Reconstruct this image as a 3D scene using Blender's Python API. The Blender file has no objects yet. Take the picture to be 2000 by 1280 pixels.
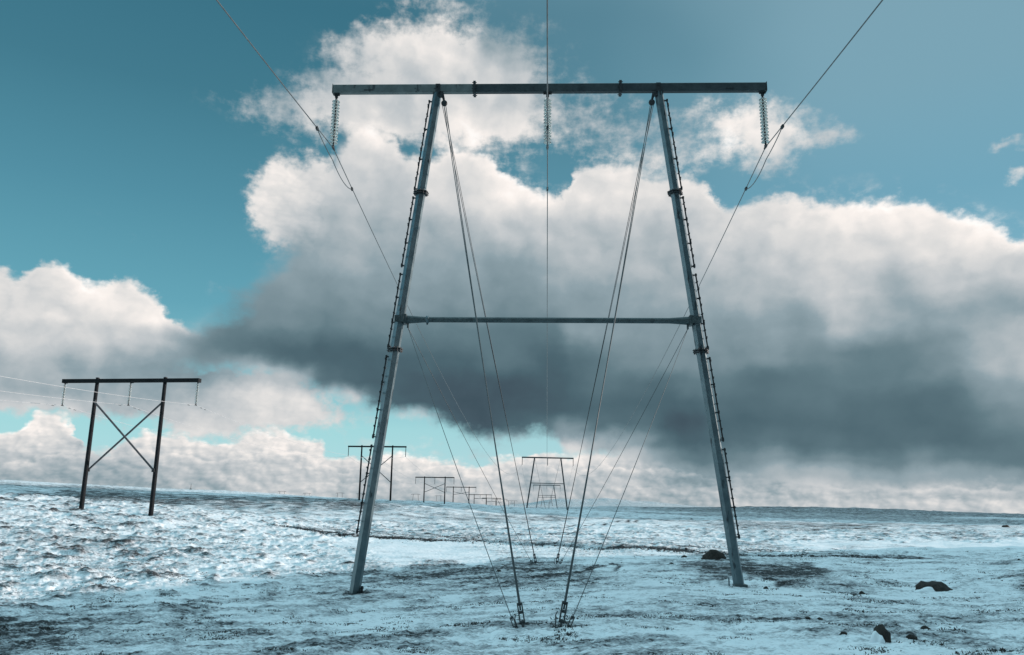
import bpy, bmesh, math, random
import numpy as np
from mathutils import Vector, Matrix
R = math.radians
scene = bpy.context.scene
COL = scene.collection

# ------------------------------------------------------------------ camera
CAM_Z = 2.75
FPX, PITCH, ROLL = 1549.8, R(12.517), R(0.703)
cam_d = bpy.data.cameras.new('camera'); cam = bpy.data.objects.new('camera', cam_d); COL.objects.link(cam)
cam_d.sensor_fit = 'HORIZONTAL'; cam_d.sensor_width = 36.0; cam_d.lens = FPX/2000*36.0
cam_d.clip_start = 0.1; cam_d.clip_end = 40000
cam.matrix_world = Matrix.Translation((0, 0, CAM_Z)) @ Matrix.Rotation(R(90)+PITCH, 4, 'X') @ Matrix.Rotation(ROLL, 4, 'Z')
scene.camera = cam
scene.render.resolution_x, scene.render.resolution_y = 1024, 655
vs = scene.view_settings
vs.view_transform = 'Standard'; vs.look = 'None'; vs.exposure = 0.09; vs.gamma = 1.0; vs.use_curve_mapping = False
scene.cycles.use_denoising = True
scene.cycles.max_bounces = 6

# ------------------------------------------------------------------ sun
SUN_AZ, SUN_EL = 78.0, 12.0          # degrees to the right of the line of view, and above the horizon
sun_d = bpy.data.lights.new('sun', 'SUN'); sun_d.energy = 5.0; sun_d.angle = R(0.53); sun_d.color = (1.0, 0.83, 0.75)
sun = bpy.data.objects.new('sun', sun_d); COL.objects.link(sun)
_d = Vector((math.sin(R(SUN_AZ))*math.cos(R(SUN_EL)), math.cos(R(SUN_AZ))*math.cos(R(SUN_EL)), math.sin(R(SUN_EL))))
sun.rotation_euler = _d.to_track_quat('Z', 'Y').to_euler(); sun.location = (60, 60, 60)

# ------------------------------------------------------------------ sky
def lin(c):
    c = c/255.0
    return c/12.92 if c <= 0.04045 else ((c+0.055)/1.055)**2.4
def ray(px, py):
    """direction (1 m ahead) of a point of the photo, 2000 x 1280"""
    dx, dy = px-1000, py-640; c, s = math.cos(ROLL), math.sin(ROLL)
    u, v = c*dx+s*dy, -s*dx+c*dy
    d = Vector((u/FPX, math.cos(PITCH)+v/FPX*math.sin(PITCH), math.sin(PITCH)-v/FPX*math.cos(PITCH)))
    return d/d.y
def AE(px, py):
    d = ray(px, py)
    return math.degrees(math.atan2(d.x, d.y)), math.degrees(math.atan2(d.z, math.hypot(d.x, d.y)))

world = bpy.data.worlds.new('World'); scene.world = world; world.use_nodes = True
NT = world.node_tree; NT.nodes.clear()
def nd(t, **kw):
    n = NT.nodes.new(t)
    for k, v in kw.items(): setattr(n, k, v)
    return n
def put(sock, v):
    if isinstance(v, bpy.types.NodeSocket): NT.links.new(v, sock)
    else: sock.default_value = v
def M(op, a, b=0.0, c=0.0, clamp=False):
    n = nd('ShaderNodeMath', operation=op, use_clamp=clamp)
    put(n.inputs[0], a); put(n.inputs[1], b); put(n.inputs[2], c)
    return n.outputs[0]
def VM(op, a, b=(0, 0, 0), s=1.0):
    n = nd('ShaderNodeVectorMath', operation=op)
    put(n.inputs[0], a); put(n.inputs[1], b)
    if op == 'SCALE': put(n.inputs['Scale'], s)
    return n.outputs['Value'] if op in ('LENGTH', 'DOT_PRODUCT', 'DISTANCE') else n.outputs['Vector']
def add(*a):
    r = a[0]
    for x in a[1:]: r = M('ADD', r, x)
    return r
def mul(*a):
    r = a[0]
    for x in a[1:]: r = M('MULTIPLY', r, x)
    return r
def sub(a, b): return M('SUBTRACT', a, b)
def sstep(x, lo, hi, o0=0.0, o1=1.0):
    n = nd('ShaderNodeMapRange', interpolation_type='SMOOTHSTEP', clamp=True)
    put(n.inputs['Value'], x); put(n.inputs['From Min'], lo); put(n.inputs['From Max'], hi)
    put(n.inputs['To Min'], o0); put(n.inputs['To Max'], o1)
    return n.outputs[0]
def comb(x, y, z=0.0):
    n = nd('ShaderNodeCombineXYZ'); put(n.inputs[0], x); put(n.inputs[1], y); put(n.inputs[2], z); return n.outputs[0]
def fbm(p, scale, detail=6.0, rough=0.55, lac=2.0):
    n = nd('ShaderNodeTexNoise', noise_dimensions='2D'); put(n.inputs['Vector'], p)
    n.inputs['Scale'].default_value = scale; n.inputs['Detail'].default_value = detail
    n.inputs['Roughness'].default_value = rough; n.inputs['Lacunarity'].default_value = lac
    return n
def billow(p, scale, detail=2.0, rough=0.5):
    n = nd('ShaderNodeTexVoronoi', voronoi_dimensions='2D', feature='F1', normalize=True); put(n.inputs['Vector'], p)
    n.inputs['Scale'].default_value = scale; n.inputs['Detail'].default_value = detail
    n.inputs['Roughness'].default_value = rough; n.inputs['Randomness'].default_value = 0.9
    return M('SUBTRACT', 1.0, n.outputs['Distance'])
AZR, ELR = 40.0, 40.0
def curve(az, pts):
    """edge of a cloud: elevation (degrees) as a curve over azimuth, from points of the photo"""
    n = nd('ShaderNodeFloatCurve'); cm = n.mapping; cv = cm.curves[0]
    ae = sorted(AE(*p) for p in pts)
    q = [((a+AZR)/(2*AZR), (e+10)/ELR) for a, e in ae]
    cv.points[0].location = (0.0, q[0][1]); cv.points[1].location = (1.0, q[-1][1])
    for x, y in q: cv.points.new(min(max(x, 0.001), 0.999), y)
    for p_ in cv.points: p_.handle_type = 'AUTO_CLAMPED'
    cm.update()
    x = M('MULTIPLY_ADD', az, 1/(2*AZR), 0.5, clamp=True)
    put(n.inputs['Value'], x); n.inputs['Factor'].default_value = 1.0
    return M('MULTIPLY_ADD', n.outputs[0], ELR, -10.0)
def field(az, el, pts, sig, base, wbase, rows, nx=46):
    """smooth map of values given at points of the photo: one curve over azimuth for each row of elevation"""
    q = np.array([AE(px, py)+(g,) for px, py, g in pts])
    xs = np.linspace(-AZR+1, AZR-1, nx); tot = None
    for i, e in enumerate(rows):
        w = np.exp(-0.5*((xs[:, None]-q[None, :, 0])**2+(1.25*(e-q[None, :, 1]))**2)/sig**2)
        v = ((w*q[None, :, 2]).sum(1)+base*wbase)/(w.sum(1)+wbase)
        n = nd('ShaderNodeFloatCurve'); cv = n.mapping.curves[0]
        cv.points[0].location = (0.0, v[0]/255); cv.points[1].location = (1.0, v[-1]/255)
        for x, y in zip(xs, v): cv.points.new((x+AZR)/(2*AZR), y/255)
        n.mapping.update()
        put(n.inputs['Value'], M('MULTIPLY_ADD', az, 1/(2*AZR), 0.5, clamp=True))
        c = n.outputs[0]
        tot = c if tot is None else M('MULTIPLY_ADD', M('SUBTRACT', c, tot), sstep(el, rows[i-1], e), tot)
    return M('MULTIPLY', tot, 255.0)
def cover(P, pts):
    """sum of soft spots: px, py, half-width px, half-height px, amount"""
    tot = None
    for px, py, rx, ry, k in pts:
        a, e = AE(px, py); a2, _ = AE(px+rx, py); _, e2 = AE(px, py-ry)
        q = VM('MULTIPLY', VM('SUBTRACT', P, (a, e*1.25, 0)), (1/abs(a2-a), 1/abs((e2-e)*1.25), 0))
        l = VM('LENGTH', q)
        w = M('POWER', 2.718, mul(mul(l, l), -0.9))
        tot = M('MULTIPLY', w, k) if tot is None else M('MULTIPLY_ADD', w, k, tot)
    return tot
def ramp(x, stops, scale):
    n = nd('ShaderNodeValToRGB'); cr = n.color_ramp; cr.interpolation = 'LINEAR'
    while len(cr.elements) < len(stops): cr.elements.new(0.5)
    for el, (pos, c) in zip(cr.elements, stops):
        el.position = pos; el.color = tuple(lin(v) for v in c) + (1,)
    put(n.inputs[0], x)
    return n.outputs[0]
def mixc(f, a, b):
    n = nd('ShaderNodeMix', data_type='RGBA'); put(n.inputs[0], f); put(n.inputs[6], a); put(n.inputs[7], b); return n.outputs[2]

tc = nd('ShaderNodeTexCoord')
sx = nd('ShaderNodeSeparateXYZ'); NT.links.new(VM('NORMALIZE', tc.outputs['Generated']), sx.inputs[0])
AZ = mul(M('ARCTAN2', sx.outputs[0], sx.outputs[1]), 57.29578)
EL = mul(M('ARCSINE', sx.outputs[2]), 57.29578)
P0 = comb(AZ, mul(EL, 1.25), 0.0)

# the air: a Nishita sky, graded, lighter and greyer towards the sun
nis = nd('ShaderNodeTexSky', sky_type='NISHITA', sun_disc=False)
nis.sun_elevation = R(SUN_EL); nis.sun_rotation = R(SUN_AZ); nis.dust_density = 1.0
SK = M('DIVIDE', M('ADD', EL, 2.0), 42.0, clamp=True)
def s(e): return (e+2.0)/42.0
left = ramp(SK, [(s(-2), (170,205,210)), (s(2), (172,216,222)), (s(5), (160,213,218)), (s(8), (126,187,199)), (s(13), (98,162,180)), (s(20), (80,140,160)), (s(27), (64,120,139)), (s(38), (50,104,124))], 1)
right = ramp(SK, [(s(-2), (190,205,210)), (s(2), (180,210,218)), (s(8), (142,190,206)), (s(13), (120,174,194)), (s(20), (111,163,184)), (s(27), (120,162,179)), (s(38), (124,160,175))], 1)
air = mixc(sstep(add(AZ, mul(sub(fbm(P0, 0.05, 2).outputs[0], 0.5), 22)), -14, 30), left, right)
air = mixc(0.06, air, VM('MULTIPLY', nis.outputs[0], (0.07, 0.09, 0.09)))

OVER = (0.62, 1.0, 1.14)  # unseen overhead sky, brightened to lift the ambient light on the snow
# noises shared by the cloud layers
w1 = VM('SUBTRACT', fbm(P0, 0.16, 3, 0.5).outputs['Color'], (0.5, 0.5, 0.5))
w2 = VM('SUBTRACT', fbm(VM('ADD', P0, (31, 7, 3)), 0.6, 5, 0.6).outputs['Color'], (0.5, 0.5, 0.5))
PW = VM('ADD', P0, VM('ADD', VM('SCALE', w1, s=1.7), VM('SCALE', w2, s=1.5)))       # warped position
PS = VM('ADD', P0, VM('ADD', VM('SCALE', w1, s=2.4), VM('SCALE', w2, s=0.8)))
pw = nd('ShaderNodeSeparateXYZ'); put(pw.inputs[0], PW); WAZ, WEL = pw.outputs[0], mul(pw.outputs[1], 0.8)
n_f = sub(fbm(VM('ADD', P0, (3, 50, 9)), 0.9, 7, 0.6).outputs[0], 0.5)
SH = (0.8, 0.6, 0)
def lump(P): return add(mul(billow(P, 0.30, 2.0, 0.45), 1.0), mul(fbm(P, 0.35, 5, 0.5).outputs[0], 1.0))
PL = VM('ADD', P0, VM('SCALE', w2, s=1.0))
l0, l1 = lump(PL), lump(VM('ADD', PL, SH))
relief = M('SUBTRACT', l0, l1)                        # > 0 where the billows face the sun
lum0 = sub(l0, 1.15)
PF = VM('ADD', VM('MULTIPLY', P0, (1, 1.4, 0)), VM('SCALE', w2, s=0.5))
f0 = billow(PF, 0.85, 2.0, 0.5); f1 = billow(VM('ADD', PF, (0.3, 0.25, 0)), 0.85, 2.0, 0.5)
relief_far, lum_far = M('SUBTRACT', f0, f1), sub(f0, 0.62)

# how light the clouds are (0-255), given at points of the photo
G = [
 (700,90,205),(780,70,228),(860,110,232),(950,130,226),(1000,170,190),(620,150,175),(560,200,180),(500,235,190),(620,230,205),(720,150,200),(820,210,185),(940,220,200),(900,290,238),(1000,60,150),
 (1030,120,175),(1180,230,195),(1300,280,190),(1250,260,190),(1400,225,232),(1460,250,238),(1540,260,230),(1600,260,190),(1500,320,190),
 (520,400,228),(560,350,225),(540,450,190),(620,350,205),(620,420,180),(680,290,222),(750,280,226),(640,240,215),(700,350,190),(800,330,195),(760,400,172),(860,330,225),(960,330,240),(1040,380,235),(1120,400,215),(900,400,190),(1000,450,185),
 (640,480,158),(580,540,130),(700,470,170),(800,480,160),(900,500,150),(1000,530,138),(1100,500,168),(1200,350,225),(1280,360,218),(1350,380,215),(1200,450,182),(1300,480,172),(1150,600,140),
 (530,600,135),(640,560,140),(720,560,146),(800,560,146),(900,560,142),(650,610,116),(760,620,116),(880,630,110),(1000,650,104),(480,670,96),(420,690,104),(560,690,84),(660,720,80),(760,740,80),(880,760,74),(980,800,70),(930,850,68),(1060,760,78),(1040,830,78),
 (1240,600,150),(1340,590,158),(1250,690,126),(1340,690,130),(1180,740,98),(1290,780,84),(1180,850,74),(1330,860,70),(1420,700,125),
 (1450,410,205),(1560,410,222),(1680,420,232),(1800,430,236),(1900,460,238),(1970,480,238),(1450,500,185),(1560,500,200),(1700,500,205),(1840,520,200),(1950,540,175),(1520,570,175),(1640,585,195),(1740,580,160),(1850,600,145),(1960,620,150),
 (1480,650,140),(1600,680,118),(1720,700,112),(1840,700,120),(1940,720,165),(1990,700,190),(1980,800,130),(1460,780,92),(1580,780,100),(1720,800,92),(1850,810,92),(1450,880,78),(1580,880,84),(1720,890,82),(1850,890,85),(1960,880,92),
 (60,540,205),(120,530,228),(180,570,225),(250,560,226),(300,600,230),(350,640,228),(60,610,215),(150,640,215),(240,650,215),(20,680,178),(120,700,165),(220,710,150),(320,700,128),(400,680,118),(60,760,152),(160,770,148),(260,770,150),
 (420,770,185),(480,780,215),(560,770,222),(500,830,205),(420,820,190),(600,810,200),(650,810,205),(350,790,160),
 (40,830,215),(90,830,238),(140,850,240),(130,885,190),(30,880,195),(60,910,165),(180,890,150),(220,880,160),(260,865,200),(320,860,222),(400,880,220),(460,890,212),(540,870,230),(610,890,218),(650,910,190),(720,905,215),(780,905,232),(840,905,232),(900,920,205),(960,920,200),(1010,905,215),(1060,890,225),(1120,900,220),(1160,900,225),(1220,905,222),(1250,925,200),
 (100,945,205),(240,940,195),(380,935,180),(500,930,190),(620,950,205),(780,950,175),(900,955,180),(1020,950,190),(1150,950,180),(1280,960,190),
 (1330,940,205),(1420,940,205),(1500,945,200),(1580,950,215),(1680,960,222),(1760,955,225),(1850,955,220),(1950,950,215),(1260,892,80),(1330,902,84),(1400,908,86),(1470,914,88),(1540,920,90),(1620,922,90),(1700,924,90),(1780,924,92),(1860,920,92),(1940,914,98),(1400,980,200),(1600,985,205),(1800,985,215),(1950,990,222),
 (1480,932,238),(1560,950,185),(1620,938,238),(1700,958,190),(1320,948,165),(1240,912,238),(1780,942,232),(1860,962,196),(1130,905,235),(1180,930,180),(1060,925,170),(930,905,222),(860,935,165),(700,925,170),(420,905,180),(330,850,232),(270,895,165),
 (200,985,205),(600,985,200),(1000,985,195),
]
ps = nd('ShaderNodeSeparateXYZ'); put(ps.inputs[0], PS)
g0 = field(ps.outputs[0], mul(ps.outputs[1], 0.8), G, 1.25, 190.0, 2e-4, [0.2, 1.2, 2.2, 3.2, 4.2, 5.4, 6.8, 8.4, 10.2, 12.2, 14.4, 16.8, 19.4, 22.2, 25.4, 29.0, 33.0])

def shade(edge, k_edge, k_rel, k_l, lo=0.35, k_far=0.0):
    """grey value of a layer: field + sunlit rim + billow relief, weaker in the dark base"""
    k = sstep(g0, 90, 200, lo, 1.0)
    v = add(mul(relief, k_rel), mul(lum0, k_l), mul(n_f, 6))
    v = add(v, mul(relief_far, k_far), mul(lum_far, mul(k_far, 0.5)))
    g = add(g0, mul(k, v), mul(edge, k_edge))
    return M('DIVIDE', g, 255.0, clamp=True)
GR = [(58,(50,70,80)), (72,(66,84,95)), (84,(74,98,108)), (110,(97,121,130)), (150,(140,158,166)), (190,(189,194,197)), (220,(221,219,217)), (240,(244,237,232)), (252,(255,250,246))]
def tone(g): return ramp(g, [(a/255, c) for a, c in GR], 1)

col = air
def layer(alpha, g):
    global col
    col = mixc(alpha, col, tone(g))

# low bank of cumulus along the horizon
tD = curve(WAZ, [(0,845),(40,828),(70,808),(110,806),(150,826),(165,870),(200,872),(240,850),(300,838),(370,848),(430,868),(470,850),(520,834),(580,852),(620,862),(640,885),(690,888),(720,896),(760,884),(800,890),(850,898),(890,894),(930,906),(980,894),(1030,888),(1060,872),(1110,884),(1160,876),(1200,884),(1260,876),(1400,880),(1600,900),(2000,900)])
dD = add(sub(tD, WEL), mul(lum_far, 0.8), mul(lum0, 0.2))
aD = sstep(dD, -0.05, 0.5)
stre = sub(fbm(VM('ADD', VM('MULTIPLY', P0, (0.12, 0.8, 1)), VM('SCALE', w2, s=0.35)), 0.7, 2.5, 0.45).outputs[0], 0.5)
gD = M('ADD', shade(sstep(dD, 1.1, 0.1), 26, 14, 14, 0.7, 58), mul(stre, mul(sstep(EL, 4.0, 0.6), 0.30)))
layer(aD, gD)
tD2 = curve(WAZ, [(0,905),(60,900),(120,888),(180,886),(240,874),(290,868),(340,884),(400,896),(460,886),(520,874),(570,882),(620,902),(680,912),(740,905),(800,918),(860,910),(920,926),(980,916),(1040,905),(1110,912),(1180,906),(1260,918),(1340,915),(1420,930),(1500,926),(1600,944),(1700,938),(1820,946),(2000,940)])
dD2 = add(sub(tD2, WEL), mul(lum_far, 0.9))
gD2 = M('ADD', shade(sstep(dD2, 0.75, 0.05), 46, 12, 10, 0.8, 56), add(-0.07, mul(stre, mul(sstep(EL, 3.2, 0.4), 0.34))))
layer(mul(sstep(dD2, 0.0, 0.4), 0.85), gD2)
# ragged scraps over the left gap
cE = cover(PW, [(470,790,120,60,1.1),(560,775,60,45,0.9),(650,815,60,28,0.55),(380,790,60,60,0.8),(60,770,190,40,0.9),(240,760,160,45,0.9)])
aE = sstep(add(cE, mul(n_f, 0.9), mul(lum0, 0.35)), 0.30, 0.85)
aE = mul(aE, sstep(cE, 0.10, 0.35))
layer(aE, shade(mul(aE, 0.0), 0, 26, 12, 0.5, 14))
# high thin cloud behind the crossbeam
wisp = sub(fbm(VM('ADD', VM('MULTIPLY', P0, (0.8, 1.5, 1)), VM('SCALE', w1, s=2.0)), 0.28, 7, 0.62).outputs[0], 0.5)
cB = cover(PW, [(790,85,90,50,0.85),(880,120,120,50,0.9),(700,130,70,55,0.65),(960,150,110,80,0.8),(1040,90,70,70,0.3),(590,220,140,46,0.7),(730,210,130,60,0.9),(860,220,130,60,0.85),(980,240,110,60,0.8),(1180,225,80,50,0.5),(1270,300,130,60,0.55),(1450,240,100,50,1.0),(1540,265,90,36,0.65),(1630,262,50,20,0.4),(1510,325,60,34,0.5),(1970,290,40,16,0.7),(1985,345,26,20,0.8),(870,10,80,24,0.4),(230,445,110,34,0.14),(450,575,70,22,0.2)])
aB = sstep(add(cB, mul(n_f, 0.95), mul(wisp, 1.1), mul(lum0, 0.2)), 0.18, 1.12)
aB = mul(aB, 0.96, sstep(cB, 0.04, 0.30))
layer(aB, shade(mul(aB, 0.0), 0, 34, 18, 0.8))
# cumulus on the left
tC = curve(WAZ, [(0,522),(40,540),(70,522),(110,508),(150,522),(185,548),(240,532),(290,556),(330,590),(350,612),(375,636),(405,655),(430,668),(460,668),(700,690),(2000,690)])
dC = add(sub(tC, WEL), mul(lum0, 0.5), mul(lum_far, 0.5))
bC = curve(AZ, [(0,800),(150,790),(300,770),(420,720),(520,720),(600,740),(2000,760)])
aC = mul(sstep(dC, 0.0, 0.7), sstep(sub(WEL, bC), -0.6, 1.8), sstep(WAZ, AE(700,690)[0], AE(560,690)[0]))
layer(aC, shade(sstep(dC, 1.8, 0.2), 14, 36, 16, 0.5, mul(sstep(dC, 2.5, 0.2), 22)))
# soft grey veil trailing off to the left of the great cloud
cV = cover(PS, [(640,500,70,80,0.9),(610,570,80,70,0.95),(560,620,90,50,0.85),(500,665,100,34,0.9),(420,690,90,26,0.75),(640,640,90,70,1.0),(560,690,110,40,1.0)])
aV = mul(sstep(add(cV, mul(wisp, 0.8), mul(n_f, 0.25)), 0.10, 1.05), sstep(cV, 0.05, 0.4))
layer(aV, shade(mul(aV, 0.0), 0, 20, 10, 0.25))
# the great cloud
tA = curve(WAZ, [(380,668),(420,656),(470,650),(520,660),(560,648),(596,600),(618,520),(630,440),(636,380),(642,320),(652,262),(700,246),(755,258),(790,296),(830,302),(890,280),(940,292),(985,326),(1040,362),(1095,372),(1112,338),(1150,318),(1230,322),(1290,338),(1350,336),(1400,372),(1432,402),(1470,388),(1560,380),(1660,384),(1760,384),(1830,400),(1900,420),(1960,448),(2000,462)])
dA = add(sub(tA, WEL), mul(lum0, 0.5), mul(lum_far, 0.5))
bA = curve(AZ, [(380,690),(430,712),(520,735),(600,768),(660,792),(760,816),(860,838),(930,868),(1000,872),(1050,856),(1085,872),(1110,900),(1200,904),(1300,924),(1400,942),(1520,958),(1650,966),(1780,966),(1900,958),(2000,956)])
wb = sstep(WAZ, AE(1000,800)[0], AE(1200,800)[0], 1.5, 1.1)
aA = mul(sstep(dA, -0.15, add(0.95, mul(sstep(WAZ, AE(500,600)[0], AE(560,600)[0]), sstep(WAZ, AE(690,600)[0], AE(610,600)[0]), 4.2))), M('DIVIDE', add(sub(EL, bA), mul(n_f, 1.6), 0.15), wb, clamp=True))
aA = M('MAXIMUM', sstep(aA, 0.0, 1.0), mul(sstep(dA, -1.6, 0.3), sstep(add(wisp, mul(n_f, 0.7)), -0.05, 0.45), sstep(WAZ, AE(640,300)[0], AE(700,300)[0]), 0.55))
cF = cover(PW, [(535,405,46,62,0.95),(575,365,56,52,0.95),(610,440,70,60,0.8),(650,400,70,80,0.9)])
aF = sstep(add(cF, mul(n_f, 0.9), mul(lum0, 0.35), mul(lum_far, 0.4)), 0.2, 0.9)
aF = mul(aF, sstep(cF, 0.08, 0.35))
layer(M('MAXIMUM', aA, aF), shade(mul(sstep(dA, 1.5, 0.15), sstep(dA, -1.2, -0.2), sstep(WAZ, AE(640,400)[0], AE(720,400)[0])), 16, 27, 12, 0.25, mul(sstep(dA, 2.2, 0.2), 18)))

bg = nd('ShaderNodeBackground'); out = nd('ShaderNodeOutputWorld')
up = sstep(EL, 33.0, 58.0)
zen = VM('SCALE', col, s=1.0)
col = mixc(up, col, (OVER[0], OVER[1], OVER[2], 1))
AAZ = M('ABSOLUTE', AZ)
back_ = mul(sstep(AAZ, 95.0, 150.0), sub(1.0, up)); lft = mul(sstep(AZ, -45.0, -75.0), sstep(AAZ, 150.0, 110.0), sub(1.0, up))  # unseen sky dimmed behind and boosted left to shape shading on the steel
col = VM('SCALE', col, s=add(1.0, mul(back_, -0.74), mul(lft, 1.5)))
NT.links.new(VM('SCALE', col, s=10.0), bg.inputs['Color']); bg.inputs['Strength'].default_value = 0.1
NT.links.new(bg.outputs[0], out.inputs['Surface'])

# ------------------------------------------------------------------ helpers for materials and objects
def mat(name):
    m = bpy.data.materials.new(name); m.use_nodes = True
    t = m.node_tree; b = t.nodes['Principled BSDF']
    return m, t, b
def node(t, ty, ins=None, **kw):
    n = t.nodes.new(ty)
    for k, v in kw.items(): setattr(n, k, v)
    for k, v in (ins or {}).items():
        if isinstance(v, bpy.types.NodeSocket): t.links.new(v, n.inputs[k])
        else: n.inputs[k].default_value = v
    return n
def tag(o, label=None, cat=None, group=None, kind=None):
    if label: o['label'] = label
    if cat: o['category'] = cat
    if group: o['group'] = group
    if kind: o['kind'] = kind
    return o

# ------------------------------------------------------------------ ground
_rng = np.random.RandomState(7)
_perm = _rng.permutation(4096); _ga = _rng.rand(4096)*2*np.pi; _gx, _gy = np.cos(_ga), np.sin(_ga)
def noise2(x, y, seed=0):
    xi, yi = np.floor(x).astype(np.int64), np.floor(y).astype(np.int64)
    fx, fy = x-xi, y-yi
    u, v = fx*fx*fx*(fx*(fx*6-15)+10), fy*fy*fy*(fy*(fy*6-15)+10)
    def g(ix, iy, dx, dy):
        h = _perm[(_perm[(ix+seed*131) & 4095]+iy) & 4095]
        return _gx[h]*dx+_gy[h]*dy
    a, b = g(xi, yi, fx, fy), g(xi+1, yi, fx-1, fy)
    c, d = g(xi, yi+1, fx, fy-1), g(xi+1, yi+1, fx-1, fy-1)
    return ((a*(1-u)+b*u)*(1-v)+(c*(1-u)+d*u)*v)*1.5
def fbm2(x, y, octaves=4, seed=0, rough=0.5):
    r, a, f = 0.0, 1.0, 1.0
    for k in range(octaves):
        r = r+a*noise2(x*f+k*17.3, y*f-k*9.1, seed+k); a *= rough; f *= 2.03
    return r
def ss(x, a, b):
    t = np.clip((x-a)/(b-a), 0, 1); return t*t*(3-2*t)

def h_base(x, y):
    r2 = x*x+y*y
    z = 1.0*np.exp(-r2/17.0**2)+0.037*(x-1)*np.exp(-r2/45.0**2)
    z = z-0.003*np.maximum(y-200, 0)*np.exp(-np.maximum(y-900, 0)/2500)
    m = 3.2*ss(-x, 10, 55)
    z = z+m*np.where(y > 80, np.exp(-((y-80)/26.0)**2), np.exp(-((y-80)/36.0)**2))
    z = z+(1.0*ss(-x, -30, 30)+0.036*np.minimum(np.maximum(-x, 0), 400))*ss(y, 100, 170)*(1-ss(y, 430, 900))
    z = z-1.6*ss(x, 10, 150)*ss(y, 90, 260)
    z = z+18.8*np.exp(-((x-73)/15.0)**2-((y-30)/38.0)**4)  # unseen hill to the right, added to shade the foreground
    t = np.clip(((x-330)*1170+(y-265)*990)/(1170.0**2+990.0**2), 0, 1)          # long unseen ridge to the right, added to shade the far ground
    z = z+(128+150*t)*np.exp(-((x-330-1170*t)**2+(y-265-990*t)**2)/(52.0+60*t)**2)
    z = z-0.011*np.maximum(y-930, 0)
    return z
CTRL = [(-5.04, 27.2, -0.22), (7.43, 26.8, 0.24), (0.6, 17.0, 0.37), (1.3, 37.0, 0.10), (-37.0, 70.4, 1.84), (-30.6, 69.6, 1.46),
        (-27.1, 166, 3.04), (-23.1, 251, 2.48), (-19.6, 329, 2.62), (-15.7, 433, 1.5), (-11.8, 520, 0.4), (-8.2, 658, 0.2), (1.2, 878, -0.5),
        (11.5, 250, 1.2), (21.8, 478, -0.2), (37.0, 813, -2.3), (-258, 400, 11.3), (-206, 400, 9.3), (-155, 400, 7.4), (-114, 400, 6.1), (-77, 400, 4.0), (-39, 400, 2.3),
        (0.0, 60.0, 0.25),
        (109, 700, 1.4), (156, 700, 1.7), (201, 700, 2.3), (237, 700, 2.9), (269, 700, 3.4), (305, 700, 2.6), (337, 700, 1.4), (391, 700, 0.2), (449, 700, -1.3), (130, 480, -1.0), (230, 480, -1.2), (330, 480, -1.6),
        (13.0, 50.0, 0.1), (20, 44, 0.1), (14.3, 27.5, 0.1)]
_C = np.array(CTRL); _S = 0.16*np.hypot(_C[:, 0], _C[:, 1])+2.0
_A = np.exp(-((_C[:, None, 0]-_C[None, :, 0])**2+(_C[:, None, 1]-_C[None, :, 1])**2)/_S[None, :]**2)
_W = np.linalg.solve(_A+np.eye(len(_C))*0.03, _C[:, 2]-h_base(_C[:, 0], _C[:, 1]))
def h_smooth(x, y):
    z = h_base(x, y)
    for (cx, cy, _), s_, w in zip(CTRL, _S, _W):
        z = z+w*np.exp(-((x-cx)**2+(y-cy)**2)/s_**2)
    return z
def pick(px, py, lift=0.0):
    """where the line of sight through a point of the photo meets the ground"""
    d = ray(px, py); lo = 3.0
    y = np.geomspace(3, 3000, 6000); gap = CAM_Z+d.z*y-h_smooth(d.x*y, y)-lift
    k = int(np.argmax(gap < 0)) if (gap < 0).any() else 5999
    return Vector((d.x*y[k], y[k], CAM_Z+d.z*y[k]))

ROAD = [pick(*p, lift=0.2) for p in ((555, 1024), (640, 1031), (720, 1039), (800, 1047), (880, 1053), (1000, 1056), (1120, 1058), (1250, 1063), (1400, 1069), (1520, 1074), (1640, 1079), (1730, 1084))]
_rx = np.array([p.x for p in ROAD]); _ry = np.array([p.y for p in ROAD])
_fit = np.polyfit(_rx, _ry, 3)
def road_y(x):
    a, b = _rx[0]-4, _rx[-1]+3
    xc = np.clip(x, a, b); dfit = np.polyder(_fit)
    return np.polyval(_fit, xc)+np.polyval(dfit, xc)*(x-xc)
def seg_dist(x, y, pts):
    d = np.full(np.shape(x), 1e9)
    for (ax, ay), (bx, by) in zip(pts[:-1], pts[1:]):
        ex, ey = bx-ax, by-ay
        t = np.clip(((x-ax)*ex+(y-ay)*ey)/(ex*ex+ey*ey), 0, 1)
        d = np.minimum(d, np.hypot(x-ax-t*ex, y-ay-t*ey))
    return d
TRACKS = [[tuple(pick(*p).xy) for p in t] for t in (
    ((960, 1034), (1040, 1031), (1110, 1028), (1180, 1023), (1270, 1015)), ((985, 1037), (1080, 1033), (1160, 1027), (1225, 1021), (1262, 1017)),
    ((1140, 1112), (1170, 1104), (1200, 1101), (1212, 1107), (1196, 1116)), ((1130, 1120), (1160, 1110), (1180, 1106)), ((940, 1130), (1000, 1128), (1060, 1124), (1110, 1119)))]

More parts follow.
